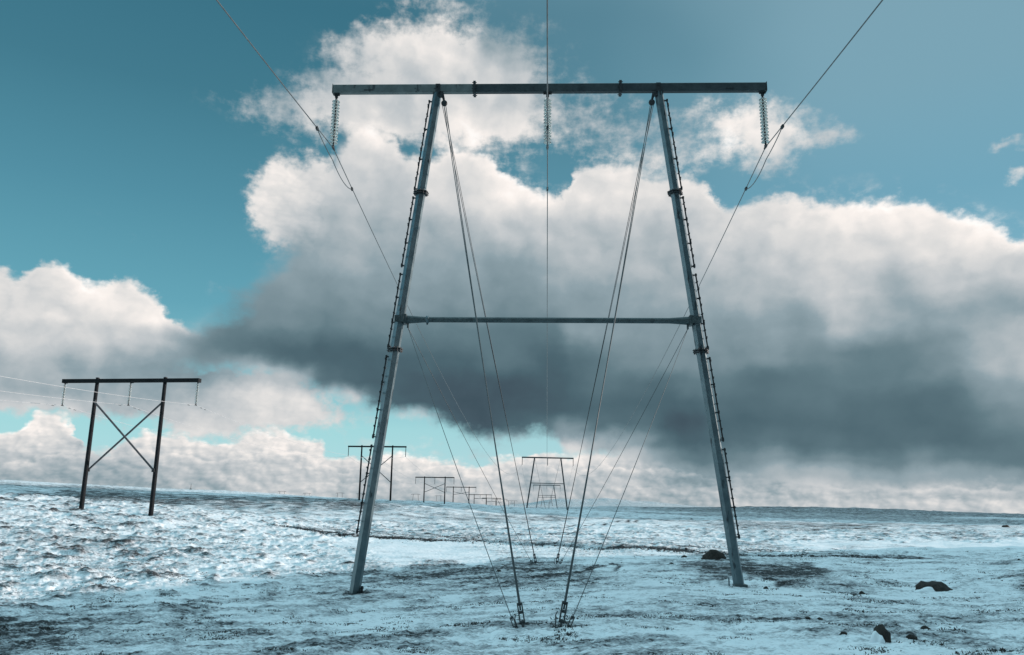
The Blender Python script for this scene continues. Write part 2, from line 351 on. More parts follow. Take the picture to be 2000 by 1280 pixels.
# how bare the ground is (0 snow, 1 soil), with far cloud shade mixed in
BARE_SHADE = [(60,1010,0.42),(200,1020,0.40),(340,1010,0.25),(450,1000,0.15),(100,1060,0.50),(250,1070,0.45),(400,1060,0.35),(520,1040,0.30),(600,1050,0.20),(60,1120,0.50),(200,1130,0.45),(330,1120,0.40),(430,1110,0.30),(560,1100,0.25),(620,1090,0.35),
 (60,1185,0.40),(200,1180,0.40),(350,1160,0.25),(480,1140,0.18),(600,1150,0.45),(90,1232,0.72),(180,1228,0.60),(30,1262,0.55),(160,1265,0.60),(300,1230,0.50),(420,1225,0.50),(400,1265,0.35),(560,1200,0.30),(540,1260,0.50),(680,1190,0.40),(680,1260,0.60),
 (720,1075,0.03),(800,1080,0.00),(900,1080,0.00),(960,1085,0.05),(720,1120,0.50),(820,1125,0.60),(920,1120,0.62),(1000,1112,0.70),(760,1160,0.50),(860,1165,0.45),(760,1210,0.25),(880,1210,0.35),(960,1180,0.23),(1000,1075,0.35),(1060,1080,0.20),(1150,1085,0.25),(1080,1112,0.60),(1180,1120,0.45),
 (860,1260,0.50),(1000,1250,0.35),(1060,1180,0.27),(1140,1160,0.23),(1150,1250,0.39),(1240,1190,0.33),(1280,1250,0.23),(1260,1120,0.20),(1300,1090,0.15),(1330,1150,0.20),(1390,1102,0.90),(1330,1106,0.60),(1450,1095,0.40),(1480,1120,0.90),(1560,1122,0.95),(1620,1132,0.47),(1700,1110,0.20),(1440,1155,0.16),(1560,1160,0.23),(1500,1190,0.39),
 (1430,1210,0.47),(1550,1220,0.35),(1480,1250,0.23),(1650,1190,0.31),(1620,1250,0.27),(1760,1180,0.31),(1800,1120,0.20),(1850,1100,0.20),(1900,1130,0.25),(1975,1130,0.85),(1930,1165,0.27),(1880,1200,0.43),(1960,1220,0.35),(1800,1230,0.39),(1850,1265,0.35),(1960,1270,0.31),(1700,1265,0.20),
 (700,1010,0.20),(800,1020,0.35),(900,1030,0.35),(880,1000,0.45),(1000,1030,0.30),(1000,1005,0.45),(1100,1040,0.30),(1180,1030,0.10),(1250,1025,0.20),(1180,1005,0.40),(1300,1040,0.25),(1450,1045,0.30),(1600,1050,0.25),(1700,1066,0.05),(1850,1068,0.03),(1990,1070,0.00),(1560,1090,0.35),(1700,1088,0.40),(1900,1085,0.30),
 (300,972,0.75),(450,978,0.75),(600,990,0.75),(700,995,0.65),(800,1000,0.40),(100,952,0.75),(1300,1005,0.76),(1500,1010,0.74),(1700,1010,0.76),(1900,1020,0.74),(1400,1025,0.54),(1600,1030,0.54),(1800,1040,0.35),(1980,1045,0.35),(1300,992,0.84),(1500,993,0.85),(1700,998,0.85),(1950,1006,0.84),(1000,988,0.60),(1150,992,0.60)]  # far strip and plain: thin snow, and cloud shade put in as bareness
def build_ground():
    az = np.concatenate([np.linspace(-180, -38, 58)[:-1], np.linspace(-38, 38, 1260), np.linspace(38, 85, 70)[1:], np.linspace(85, 180, 40)[1:-1]])
    r = np.concatenate([np.linspace(0.6, 7, 22)[:-1], np.geomspace(7, 120, 640)[:-1], np.geomspace(120, 700, 230)[:-1], np.geomspace(700, 9000, 90)])
    A_, R_ = np.meshgrid(np.radians(az), r)
    x, y = (R_*np.sin(A_)).ravel(), (R_*np.cos(A_)).ravel()
    rr = R_.ravel()
    z = h_smooth(x, y)
    # bareness and cloud-shade map in azimuth / distance
    q = np.array([(math.degrees(math.atan2(p.x, p.y)), math.log(math.hypot(p.x, p.y)), g) for p, g in ((pick(a, b), g) for a, b, g in BARE_SHADE)])
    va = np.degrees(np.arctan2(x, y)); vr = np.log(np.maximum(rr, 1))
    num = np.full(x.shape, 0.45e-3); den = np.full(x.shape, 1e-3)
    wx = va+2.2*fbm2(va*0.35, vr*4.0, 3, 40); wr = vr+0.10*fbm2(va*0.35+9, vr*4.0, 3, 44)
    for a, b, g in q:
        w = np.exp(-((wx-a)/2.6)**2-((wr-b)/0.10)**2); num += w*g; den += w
    bare_or_shade = num/den; bare_or_shade = (bare_or_shade-0.13*ss(rr, 130, 260))*(1-0.2*ss(-x, 6, 14)*ss(y, 20, 34)*(1-ss(y, 90, 110)))
    # relief: hummocks, drifts, sastrugi
    far = np.clip(rr/40.0, 0.0, 8.0)
    left = ss(-x, 2, 14)*ss(y, 14, 30)*(1-ss(y, 150, 260))
    mid = ss(rr, 48, 70)*(1-ss(rr, 260, 500))
    hm = np.clip(np.maximum(left, 0.8*mid), 0, 1)*ss(bare_or_shade, 0.03, 0.14)
    wind = 0.30                                              # direction the wind blew the snow along
    u, v = x*math.cos(wind)+y*math.sin(wind), -x*math.sin(wind)+y*math.cos(wind)
    n1 = fbm2(u/2.6, v/1.7, 4, 1, 0.55)
    hum = np.maximum(n1, -0.12)
    beyond = 1-0.6*ss(y, 92, 125)
    knob = np.maximum(fbm2(u/1.0, v/0.85, 2, 51, 0.35)-0.2, 0)
    z = z+beyond*hm*(0.13*hum+0.28*knob+0.025*fbm2(x/0.9, y/0.7, 3, 5, 0.5))
    sas = fbm2(u/1.9, v/0.75, 5, 11, 0.55)
    rough_k = 0.35+0.65*ss(bare_or_shade, 0.05, 0.4)
    near = 1-ss(rr, 60, 140)
    z = z+near*rough_k*(0.060*sas+0.030*fbm2(x/0.24, y/0.2, 4, 15, 0.65))
    z = z+0.15*fbm2(x/7.0, y/5.5, 3, 21)*ss(rr, 6, 20)*np.clip(rr/50, 0.6, 2.2)*(1-0.6*ss(rr, 300, 900))
    n2 = fbm2(x/60.0, y/40.0, 4, 25); z = z+ss(rr, 150, 500)*0.35*n2+ss(rr, 380, 600)*0.45*np.maximum(fbm2(x/11.0, y/30.0, 4, 27, 0.6), -0.2)
    # tracks pressed into the snow
    tr = np.zeros_like(x)
    for k, t in enumerate(TRACKS):
        w = 0.34 if k < 2 else 0.13
        d = seg_dist(x, y, t)*(1+0.25*noise2(x, y, 60+k)); tr = np.maximum(tr, np.exp(-(d/w)**2)*(1.0 if k < 4 else 0.5))
    z = z-0.05*tr
    for sx_, sy_, sr in [(-5.0, 27.1, 0.45), (7.6, 26.6, 0.6), (0.9, 16.6, 0.5), (0.35, 16.6, 0.35), (-37.0, 70.2, 0.9), (-30.6, 69.4, 0.9)]:
        d = np.hypot(x-sx_, (y-sy_)*0.9)*(1+0.5*noise2(x/0.3, y/0.3, 71)); k_ = np.exp(-(d/sr)**2); tr = np.maximum(tr, 0.65*k_); z = z+0.02*np.exp(-(d/(sr*1.6))**2)
    bare_or_shade = np.clip(bare_or_shade+0.7*tr, 0, 1)
    # wind-scoured crests are bare, lee sides are filled
    crest = np.clip(hm*(hum*0.4+knob*1.3-0.10), -0.2, 0.7)+near*(1-hm)*0.10*sas
    soil = np.clip(0.06+0.62*bare_or_shade+0.36*crest*beyond+near*0.10*fbm2(x/0.5, y/0.4, 3, 33, 0.6), 0, 1.2)
    nr, nc = R_.shape
    idx = np.arange(nr*nc).reshape(nr, nc); nx = np.roll(idx, -1, axis=1)
    f = np.stack([idx[:-1], idx[1:], nx[1:], nx[:-1]], -1).reshape(-1, 4)
    me = bpy.data.meshes.new('ground')
    me.vertices.add(len(x)); me.vertices.foreach_set('co', np.stack([x, y, z], -1).astype(np.float32).ravel())
    me.loops.add(f.size); me.loops.foreach_set('vertex_index', f.astype(np.int32).ravel())
    me.polygons.add(len(f)); me.polygons.foreach_set('loop_start', np.arange(0, f.size, 4, dtype=np.int32))
    me.polygons.foreach_set('use_smooth', np.ones(len(f), dtype=bool))
    for n_, arr in (('bare_or_shade', soil), ('road_dirt', tr)):
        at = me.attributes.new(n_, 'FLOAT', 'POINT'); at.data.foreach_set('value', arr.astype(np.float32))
    me.update(calc_edges=True); me.validate()
    o = bpy.data.objects.new('ground', me); COL.objects.link(o); o['kind'] = 'structure'
    global H_GRID
    H_GRID = (az, r, z.reshape(nr, nc))
    return o
def h_at(x, y):
    """height of the built ground"""
    az, r, zz = H_GRID
    a, q = math.degrees(math.atan2(x, y)), math.hypot(x, y)
    i = int(np.clip(np.searchsorted(az, a)-1, 0, len(az)-2)); j = int(np.clip(np.searchsorted(r, q)-1, 0, len(r)-2))
    s_, t_ = (a-az[i])/(az[i+1]-az[i]), (q-r[j])/(r[j+1]-r[j])
    return float((zz[j, i]*(1-s_)+zz[j, i+1]*s_)*(1-t_)+(zz[j+1, i]*(1-s_)+zz[j+1, i+1]*s_)*t_)

def snow_ground_material(name, gain=1.0):
    m, t, b = mat(name)
    pos = node(t, 'ShaderNodeNewGeometry').outputs['Position']
    at = node(t, 'ShaderNodeAttribute', attribute_name='bare_or_shade').outputs['Fac']
    warp = node(t, 'ShaderNodeTexNoise', {'Vector': pos, 'Scale': 1.1, 'Detail': 3.0})
    pv = node(t, 'ShaderNodeVectorMath', {0: warp.outputs['Color'], 1: (0.5, 0.5, 0.5), 2: pos}, operation='MULTIPLY_ADD').outputs[0]
    st = node(t, 'ShaderNodeMapping', {'Vector': pv, 'Rotation': (0, 0, R(-17)), 'Scale': (0.62, 1.35, 1.0)}).outputs[0]
    n1 = node(t, 'ShaderNodeTexNoise', {'Vector': st, 'Scale': 0.6, 'Detail': 9.0, 'Roughness': 0.66}).outputs[0]
    n2 = node(t, 'ShaderNodeTexNoise', {'Vector': st, 'Scale': 7.0, 'Detail': 5.0, 'Roughness': 0.72}).outputs[0]
    n3 = node(t, 'ShaderNodeTexNoise', {'Vector': pos, 'Scale': 0.055, 'Detail': 6.0, 'Roughness': 0.7}).outputs[0]
    mm = lambda op, a, b_, c=0.0, cl=False: node(t, 'ShaderNodeMath', {0: a, 1: b_, 2: c}, operation=op, use_clamp=cl).outputs[0]
    # bare where  bare + noise  passes a threshold: thin dusting first, then dark soil
    mr = lambda val, a, b_: node(t, 'ShaderNodeMapRange', {'Value': val, 'From Min': a, 'From Max': b_}, interpolation_type='SMOOTHSTEP').outputs[0]
    n5 = node(t, 'ShaderNodeTexNoise', {'Vector': st, 'Scale': 22.0, 'Detail': 3.0, 'Roughness': 0.6}).outputs[0]
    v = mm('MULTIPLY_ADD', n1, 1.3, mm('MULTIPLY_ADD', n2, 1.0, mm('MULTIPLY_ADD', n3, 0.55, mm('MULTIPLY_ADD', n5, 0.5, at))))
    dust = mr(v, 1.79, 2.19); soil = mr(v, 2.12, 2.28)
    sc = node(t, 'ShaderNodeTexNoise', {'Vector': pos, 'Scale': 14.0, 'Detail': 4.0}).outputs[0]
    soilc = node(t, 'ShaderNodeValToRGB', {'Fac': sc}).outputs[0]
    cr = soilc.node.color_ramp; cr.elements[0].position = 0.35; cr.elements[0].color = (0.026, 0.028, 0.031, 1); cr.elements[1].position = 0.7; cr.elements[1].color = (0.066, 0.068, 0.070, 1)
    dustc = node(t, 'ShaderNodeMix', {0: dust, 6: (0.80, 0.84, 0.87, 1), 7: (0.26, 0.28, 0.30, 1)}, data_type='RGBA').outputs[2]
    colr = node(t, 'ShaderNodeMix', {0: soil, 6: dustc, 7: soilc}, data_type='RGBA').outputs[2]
    t.links.new(colr, b.inputs['Base Color'])
    rg = node(t, 'ShaderNodeMix', {0: soil, 2: 0.62, 3: 0.95}, data_type='FLOAT').outputs[0]; t.links.new(rg, b.inputs['Roughness'])
    b.inputs['Specular IOR Level'].default_value = 0.25
    hh = mm('MULTIPLY_ADD', n2, 0.32, mm('MULTIPLY', mm('MULTIPLY', soil, n5), 0.8))
    n4 = node(t, 'ShaderNodeTexNoise', {'Vector': st, 'Scale': 32.0, 'Detail': 3.0}).outputs[0]
    hh = mm('MULTIPLY_ADD', n4, 0.16, hh)
    bp = node(t, 'ShaderNodeBump', {'Height': hh, 'Distance': 0.06, 'Strength': 0.65}); t.links.new(bp.outputs[0], b.inputs['Normal'])
    return m
ground = build_ground()
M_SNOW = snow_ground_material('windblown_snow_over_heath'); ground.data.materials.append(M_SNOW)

# the gravel road: a low bank with a stony slope on both sides
def build_road():
    xs = np.linspace(_rx[0]-1.0, _rx[-1]+5.0, 620); ys = road_y(xs)
    dx, dy = np.gradient(xs), np.gradient(ys); L = np.hypot(dx, dy); nxn, nyn = -dy/L, dx/L
    so = np.linspace(-2.9, 2.9, 30)
    S, I = np.meshgrid(so, np.arange(len(xs)))
    S2 = S+0.22*fbm2(I*0.05, S*0.5, 3, 70)
    x, y = xs[I]+nxn[I]*S2, ys[I]+nyn[I]*S2
    endf = ss(np.minimum(I, len(xs)-1-I).astype(float), 0, 60)
    prof = (1-ss(np.abs(S), 1.3, 2.6)); edge = 0.55+0.45*np.clip(fbm2(x/9.0, y/9.0, 2, 77)+0.5, 0, 1)
    z = np.zeros_like(x)
    for i in range(x.shape[0]):
        for j in range(x.shape[1]): z[i, j] = h_at(x[i, j], y[i, j])
    z = h_smooth(x, y)*0.4+z*0.6
    z = z+endf*(0.30*prof*edge+0.09*fbm2(x/0.4, y/0.35, 3, 75))-0.22+0.13*prof
    amt = np.interp(x, [-24, -20, -14, -6, 0, 6, 11, 18, 24], [0.1, 0.5, 0.85, 0.7, 0.3, 0.3, 0.6, 0.62, 0.1])
    bare_or_shade = 0.24+0.85*amt*endf*np.exp(-((np.abs(S)-1.95)/0.8)**2)*(0.75+0.5*fbm2(x/1.2, y/1.2, 3, 78))+0.15*np.exp(-((np.abs(S)-0.75)/0.3)**2)
    me = bpy.data.meshes.new('gravel_road'); n, k = x.shape
    idx = np.arange(n*k).reshape(n, k)
    f = np.stack([idx[:-1, :-1], idx[1:, :-1], idx[1:, 1:], idx[:-1, 1:]], -1).reshape(-1, 4)
    me.from_pydata(np.stack([x.ravel(), y.ravel(), z.ravel()], -1).tolist(), [], f.tolist())
    at = me.attributes.new('bare_or_shade', 'FLOAT', 'POINT'); at.data.foreach_set('value', bare_or_shade.astype(np.float32).ravel())
    me.polygons.foreach_set('use_smooth', np.ones(len(f), dtype=bool))
    me.materials.append(M_SNOW)
    o = bpy.data.objects.new('gravel_road', me); COL.objects.link(o); o['kind'] = 'structure'
build_road()
M_HEATH = mat('dry_heath_stems')[0]; M_HEATH.node_tree.nodes['Principled BSDF'].inputs['Base Color'].default_value = (0.030, 0.028, 0.025, 1); M_HEATH.node_tree.nodes['Principled BSDF'].inputs['Roughness'].default_value = 0.95
def build_tufts():
    """low tufts of heath sticking out of the snow near the viewer"""
    rg = np.random.RandomState(5); az, r, zz = H_GRID
    V, F = [], []
    a = rg.uniform(-36, 36, 120000); q = np.exp(rg.uniform(math.log(8.5), math.log(58), 120000))
    x, y = q*np.sin(np.radians(a)), q*np.cos(np.radians(a))
    keep = fbm2(x/1.6, y/1.1, 4, 90, 0.6)+0.25*fbm2(x/7, y/5, 2, 95) > 0.52
    keep &= ~((x > -9.5) & (x < -0.5) & (y > 36) & (y < 55))
    for px, py in zip(x[keep], y[keep]):
        z = h_at(px, py); d = math.hypot(px, py); n = rg.randint(4, 8); sc = rg.uniform(0.6, 1.3)
        for k in range(n):
            t = rg.uniform(0, 2*math.pi); L = rg.uniform(0.006, 0.022)*sc; w = (0.004+0.0004*d)*sc; l = rg.uniform(0.8, 2.5)*L
            ox, oy = rg.normal(0, 0.05, 2)*sc; bx_, by_ = math.cos(t)*w, math.sin(t)*w; lx_, ly_ = rg.normal(0, 1, 2)*l*0.6
            i = len(V); V += [(px+ox-bx_, py+oy-by_, z-0.015), (px+ox+bx_, py+oy+by_, z-0.015), (px+ox+lx_+bx_*0.4, py+oy+ly_+by_*0.4, z+L), (px+ox+lx_-bx_*0.4, py+oy+ly_-by_*0.4, z+L*0.9)]
            F.append((i, i+1, i+2, i+3))
    me = bpy.data.meshes.new('heath_tufts'); me.from_pydata(V, [], F); me.materials.append(M_HEATH)
    o = bpy.data.objects.new('heath_tufts', me); COL.objects.link(o); o['kind'] = 'stuff'; o['label'] = 'dark tufts of heath poking through the snow'
build_tufts()
M_GRAVEL = mat('dark_gravel')[0]; M_GRAVEL.node_tree.nodes['Principled BSDF'].inputs['Base Color'].default_value = (0.035, 0.035, 0.036, 1); M_GRAVEL.node_tree.nodes['Principled BSDF'].inputs['Roughness'].default_value = 0.9
def build_gravel():
    """stones tumbled down the banks of the road"""
    rg = np.random.RandomState(9); bm = bmesh.new(); bmesh.ops.create_icosphere(bm, subdivisions=1, radius=1.0)
    bv = np.array([v.co[:] for v in bm.verts]); bf = [[v.index for v in f.verts] for f in bm.faces]; bm.free()
    V, F = [], []; n = 7000
    for k in range(n):
        x = rg.uniform(_rx[0], _rx[-1]+2); yc = float(road_y(x)); sl = float(np.polyval(np.polyder(_fit), np.clip(x, _rx[0], _rx[-1])))
        amt = np.interp(x, [-23, -19, -14, -6, 0, 6, 11, 18, 23], [0.0, 0.5, 1, 0.7, 0.25, 0.3, 0.8, 0.8, 0.0])
        if rg.rand() > amt: continue
        s_ = -rg.normal(2.15, 0.38) if rg.rand() < 0.8 else rg.normal(2.1, 0.35)
        L = math.hypot(1, sl); px, py = x-sl/L*s_, yc+s_/L
        r_ = rg.gamma(1.5, 0.009)+0.012; z = h_at(px, py)+0.30*max(0.0, 1-(abs(s_)-1.3)/1.3)*0.6
        c = bv*(1+0.3*rg.randn(len(bv), 1)*0.6)*np.array([r_*rg.uniform(0.8, 1.5), r_*rg.uniform(0.8, 1.3), r_*rg.uniform(0.5, 0.9)])+np.array([px, py, z])
        i = len(V); V += c.tolist(); F += [[a+i for a in f] for f in bf]
    me = bpy.data.meshes.new('gravel'); me.from_pydata(V, [], F); me.materials.append(M_GRAVEL)
    o = bpy.data.objects.new('gravel', me); COL.objects.link(o); o['kind'] = 'stuff'; o['label'] = 'dark loose stones along the banks of the gravel road'
build_gravel()
# hills far beyond the plain
def build_hills():
    xs = np.linspace(-2600, 3600, 500); ys = np.linspace(5200, 7800, 40)
    X, Y = np.meshgrid(xs, ys)
    prof = np.exp(-((X-560)/520.0)**2)*62+np.exp(-((X-1250)/600)**2)*26+np.exp(-((X+1100)/700)**2)*18
    Z = -30+prof*np.exp(-((Y-6300)/650)**2)*(1+0.35*fbm2(X/500, Y/500, 4, 80))*1.15
    n, k = X.shape; idx = np.arange(n*k).reshape(n, k)
    f = np.stack([idx[:-1, :-1], idx[:-1, 1:], idx[1:, 1:], idx[1:, :-1]], -1).reshape(-1, 4)
    me = bpy.data.meshes.new('hills'); me.from_pydata(np.stack([X.ravel(), Y.ravel(), Z.ravel()], -1).tolist(), [], f.tolist())
    at = me.attributes.new('bare_or_shade', 'FLOAT', 'POINT'); at.data.foreach_set('value', np.full(n*k, 0.35, dtype=np.float32))
    me.polygons.foreach_set('use_smooth', np.ones(len(f), dtype=bool)); me.materials.append(M_SNOW)
    o = bpy.data.objects.new('hills', me); COL.objects.link(o); o['kind'] = 'structure'
build_hills()

# ------------------------------------------------------------------ object builders
class MB:
    """collects bars, tubes, boxes and lathes; build() links them as one mesh object"""
    def __init__(self): self.v, self.f, self.sm = [], [], []
    def _add(self, vs, fs, smooth=False):
        k = len(self.v); self.v += [tuple(p) for p in vs]
        for f in fs: self.f.append([i+k for i in f]); self.sm.append(smooth)
    @staticmethod
    def frame(d, up=None):
        d = Vector(d).normalized(); up = Vector(up) if up is not None else (Vector((0, 0, 1)) if abs(d.z) < 0.95 else Vector((0, 1, 0)))
        a = d.cross(up).normalized(); return a, a.cross(d).normalized()*1.0
    def tube(self, pts, r, n=8, smooth=True, phase=0.0, caps=True, up=None):
        """round or polygonal tube through points; r is one radius or one per point"""
        pts = [Vector(p) for p in pts]; rs = r if isinstance(r, (list, tuple)) else [r]*len(pts)
        vs, fs = [], []
        a0 = None
        for i, p in enumerate(pts):
            d = pts[min(i+1, len(pts)-1)]-pts[max(i-1, 0)]
            a, b = self.frame(d, up)
            for k in range(n):
                t = phase+2*math.pi*k/n
                vs.append(p+(a*math.cos(t)+b*math.sin(t))*rs[i])
        for i in range(len(pts)-1):
            for k in range(n):
                fs.append([i*n+k, i*n+(k+1) % n, (i+1)*n+(k+1) % n, (i+1)*n+k])
        self._add(vs, fs, smooth)
        if caps:
            self._add(vs[:n], [list(range(n))[::-1]]); self._add(vs[-n:], [list(range(n))])
    def box(self, c, half, ax=None, bev=0.0):
        c = Vector(c); X, Y, Z = ax if ax else (Vector((1, 0, 0)), Vector((0, 1, 0)), Vector((0, 0, 1)))
        hx, hy, hz = half; q = []
        if bev <= 0:
            for sx_ in (-1, 1):
                for sy_ in (-1, 1):
                    for sz_ in (-1, 1): q.append(c+X*hx*sx_+Y*hy*sy_+Z*hz*sz_)
            self._add(q, [[0, 1, 3, 2], [4, 6, 7, 5], [0, 4, 5, 1], [2, 3, 7, 6], [0, 2, 6, 4], [1, 5, 7, 3]])
        else:                                                # long edges along X chamfered
            pr = [(-hy+bev, -hz), (hy-bev, -hz), (hy, -hz+bev), (hy, hz-bev), (hy-bev, hz), (-hy+bev, hz), (-hy, hz-bev), (-hy, -hz+bev)]
            for s_ in (-1, 1): q += [c+X*hx*s_+Y*a+Z*b for a, b in pr]
            self._add(q, [[k, (k+1) % 8, 8+(k+1) % 8, 8+k] for k in range(8)]+[list(range(8))[::-1], list(range(8, 16))])
    def lathe(self, c, prof, n=16, axis=(0, 0, 1)):
        c = Vector(c); d = Vector(axis).normalized(); a, b = self.frame(d); vs, fs = [], []
        for r_, z_ in prof:
            for k in range(n):
                t = 2*math.pi*k/n; vs.append(c+d*z_+(a*math.cos(t)+b*math.sin(t))*r_)
        for i in range(len(prof)-1):
            for k in range(n): fs.append([i*n+k, i*n+(k+1) % n, (i+1)*n+(k+1) % n, (i+1)*n+k])
        self._add(vs, fs, True)
    def build(self, name, material, parent=None):
        me = bpy.data.meshes.new(name); me.from_pydata(self.v, [], self.f)
        me.polygons.foreach_set('use_smooth', self.sm)
        me.materials.append(material)
        bm = bmesh.new(); bm.from_mesh(me); bmesh.ops.recalc_face_normals(bm, faces=bm.faces); bm.to_mesh(me); bm.free()
        o = bpy.data.objects.new(name, me); COL.objects.link(o)
        if parent: o.parent = parent
        return o
def empty(name, loc, rz=0.0):
    o = bpy.data.objects.new(name, None); COL.objects.link(o); o.location = loc; o.rotation_euler = (0, 0, rz)
    o.empty_display_size = 0.5; return o
def copy_tree(o, parent=None):
    c = o.copy(); COL.objects.link(c)
    if parent: c.parent = parent
    for ch in list(o.children): copy_tree(ch, c)
    return c

# ------------------------------------------------------------------ materials
def steel(name, c0, c1, rough, metal, spots=0.0, scale=3.0):
    m, t, b = mat(name)
    pos = node(t, 'ShaderNodeTexCoord').outputs['Object']
    n = node(t, 'ShaderNodeTexNoise', {'Vector': pos, 'Scale': scale, 'Detail': 6.0, 'Roughness': 0.65}).outputs[0]
    c = node(t, 'ShaderNodeValToRGB', {'Fac': n}); e = c.color_ramp.elements
    e[0].position, e[0].color, e[1].position, e[1].color = 0.35, c0+(1,), 0.68, c1+(1,)
    col_ = c.outputs[0]
    if spots:
        st = node(t, 'ShaderNodeMapping', {'Vector': pos, 'Scale': (4.0, 4.0, 1.3)}).outputs[0]
        n2 = node(t, 'ShaderNodeTexNoise', {'Vector': st, 'Scale': 1.2, 'Detail': 4.0, 'Roughness': 0.6}).outputs[0]
        f = node(t, 'ShaderNodeMapRange', {'Value': n2, 'From Min': 0.61, 'From Max': 0.66, 'To Max': spots}).outputs[0]
        col_ = node(t, 'ShaderNodeMix', {0: f, 6: col_, 7: (0.02, 0.025, 0.03, 1)}, data_type='RGBA').outputs[2]
    t.links.new(col_, b.inputs['Base Color'])
    b.inputs['Metallic'].default_value = metal
    r_ = node(t, 'ShaderNodeMapRange', {'Value': n, 'To Min': rough-0.1, 'To Max': rough+0.12}).outputs[0]; t.links.new(r_, b.inputs['Roughness'])
    return m
M_LEG = steel('weathered_galvanised_steel', (0.088, 0.128, 0.145), (0.145, 0.198, 0.216), 0.40, 0.7, 0.75)
M_BEAM_SKYLIT = steel('sky_lightened_steel', (0.10, 0.125, 0.125), (0.17, 0.20, 0.20), 0.55, 0.4, 0.7)  # left arm's sky reflection put into a paler base colour
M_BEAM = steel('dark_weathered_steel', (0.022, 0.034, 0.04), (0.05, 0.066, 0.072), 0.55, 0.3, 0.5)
M_BRACE = steel('dark_green_grey_steel', (0.05, 0.07, 0.075), (0.10, 0.125, 0.13), 0.5, 0.4, 0.5)
M_IRON = steel('dark_forged_iron', (0.018, 0.024, 0.028), (0.05, 0.056, 0.06), 0.55, 0.5, 0, 12)
M_WIRE = steel('stranded_steel_wire', (0.05, 0.06, 0.065), (0.085, 0.095, 0.10), 0.5, 0.6, 0, 9)
M_ALU = steel('stranded_aluminium_conductor', (0.10, 0.115, 0.12), (0.17, 0.185, 0.19), 0.4, 0.7, 0, 6)
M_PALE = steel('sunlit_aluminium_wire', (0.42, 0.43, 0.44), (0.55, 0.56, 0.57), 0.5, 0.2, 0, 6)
M_WOOD = steel('tarred_pole_wood', (0.008, 0.010, 0.012), (0.022, 0.025, 0.028), 0.8, 0.0, 0, 5)
M_WOOD.node_tree.nodes['Principled BSDF'].inputs['Specular IOR Level'].default_value = 0.15
M_GREY = steel('grey_weathered_timber', (0.055, 0.06, 0.068), (0.11, 0.115, 0.125), 0.8, 0.0, 0, 5)
M_FAR = steel('distant_pylon_steel', (0.04, 0.05, 0.056), (0.07, 0.08, 0.088), 0.6, 0.3, 0, 1)
M_GLASS, _t, _b = mat('green_insulator_glass')
_b.inputs['Base Color'].default_value = (0.86, 0.90, 0.87, 1); _b.inputs['Roughness'].default_value = 0.08
_b.inputs['Transmission Weight'].default_value = 0.55; _b.inputs['IOR'].default_value = 1.5
def rock_mat():
    m, t, b = mat('dark_basalt')
    pos = node(t, 'ShaderNodeTexCoord').outputs['Object']
    n = node(t, 'ShaderNodeTexNoise', {'Vector': pos, 'Scale': 9.0, 'Detail': 8.0, 'Roughness': 0.7}).outputs[0]
    c = node(t, 'ShaderNodeValToRGB', {'Fac': n}); e = c.color_ramp.elements
    e[0].position, e[0].color, e[1].position, e[1].color = 0.35, (0.012, 0.010, 0.009, 1), 0.75, (0.055, 0.045, 0.037, 1)
    t.links.new(c.outputs[0], b.inputs['Base Color']); b.inputs['Roughness'].default_value = 0.9
    bp = node(t, 'ShaderNodeBump', {'Height': n, 'Distance': 0.06, 'Strength': 0.9}); t.links.new(bp.outputs[0], b.inputs['Normal'])
    return m
M_ROCK = rock_mat()
M_DRIFT, _t, _b = mat('drifted_snow'); _b.inputs['Base Color'].default_value = (0.80, 0.84, 0.87, 1); _b.inputs['Roughness'].default_value = 0.65
_n = node(_t, 'ShaderNodeTexNoise', {'Scale': 14.0, 'Detail': 5.0}); _bp = node(_t, 'ShaderNodeBump', {'Height': _n.outputs[0], 'Distance': 0.02, 'Strength': 0.5}); _t.links.new(_bp.outputs[0], _b.inputs['Normal'])

# ------------------------------------------------------------------ insulator strings
DISC_PROF = [(0.0, 0.030), (0.040, 0.030), (0.075, 0.022), (0.120, 0.002), (0.146, -0.024), (0.146, -0.036), (0.130, -0.030), (0.104, -0.010), (0.098, -0.026), (0.086, -0.026), (0.078, -0.004), (0.060, -0.022), (0.050, -0.022), (0.030, 0.0), (0.0, 0.0)]
def disc_mesh():
    b = MB(); b.lathe((0, 0, 0), DISC_PROF, 18); return b
_disc = None
def insulator_string(parent, top, length, n=14):
    """a hanging string: shackle, glass discs, clamp at the foot"""
    global _disc
    b = MB(); x, y, z = top
    b.tube([(x, y, z+0.04), (x, y, z-length+0.02)], 0.021, 8)
    b.box((x, y, z-0.01), (0.055, 0.03, 0.05)); b.lathe((x, y, z-0.10), [(0, .03), (.035, .03), (.045, 0), (.035, -.03), (0, -.03)], 10)
    z0 = z-0.20; pitch = (length-0.42)/(n-1)
    for k in range(n):                                       # iron caps between the discs
        b.lathe((x, y, z0-k*pitch), [(0, 0.085), (0.032, 0.085), (0.044, 0.06), (0.044, 0.032), (0.0, 0.03)], 10)
    b.box((x, y, z-length+0.11), (0.02, 0.045, 0.06))
    s_ = b.build('insulator_string', M_IRON, parent)
    for k in range(n):
        if _disc is None: _disc = disc_mesh().build('glass_disc', M_GLASS); d = _disc
        else: d = _disc.copy(); COL.objects.link(d)
        d.parent = s_; d.location = (x, y, z0-k*pitch)
    c = MB(); zc = z-length
    c.tube([(x, y-0.17, zc-0.005), (x, y, zc+0.012), (x, y+0.17, zc-0.005)], [0.03, 0.05, 0.03], 10)
    c.box((x, y, zc+0.05), (0.035, 0.06, 0.035))
    c.build('suspension_clamp', M_IRON, s_)
    return s_

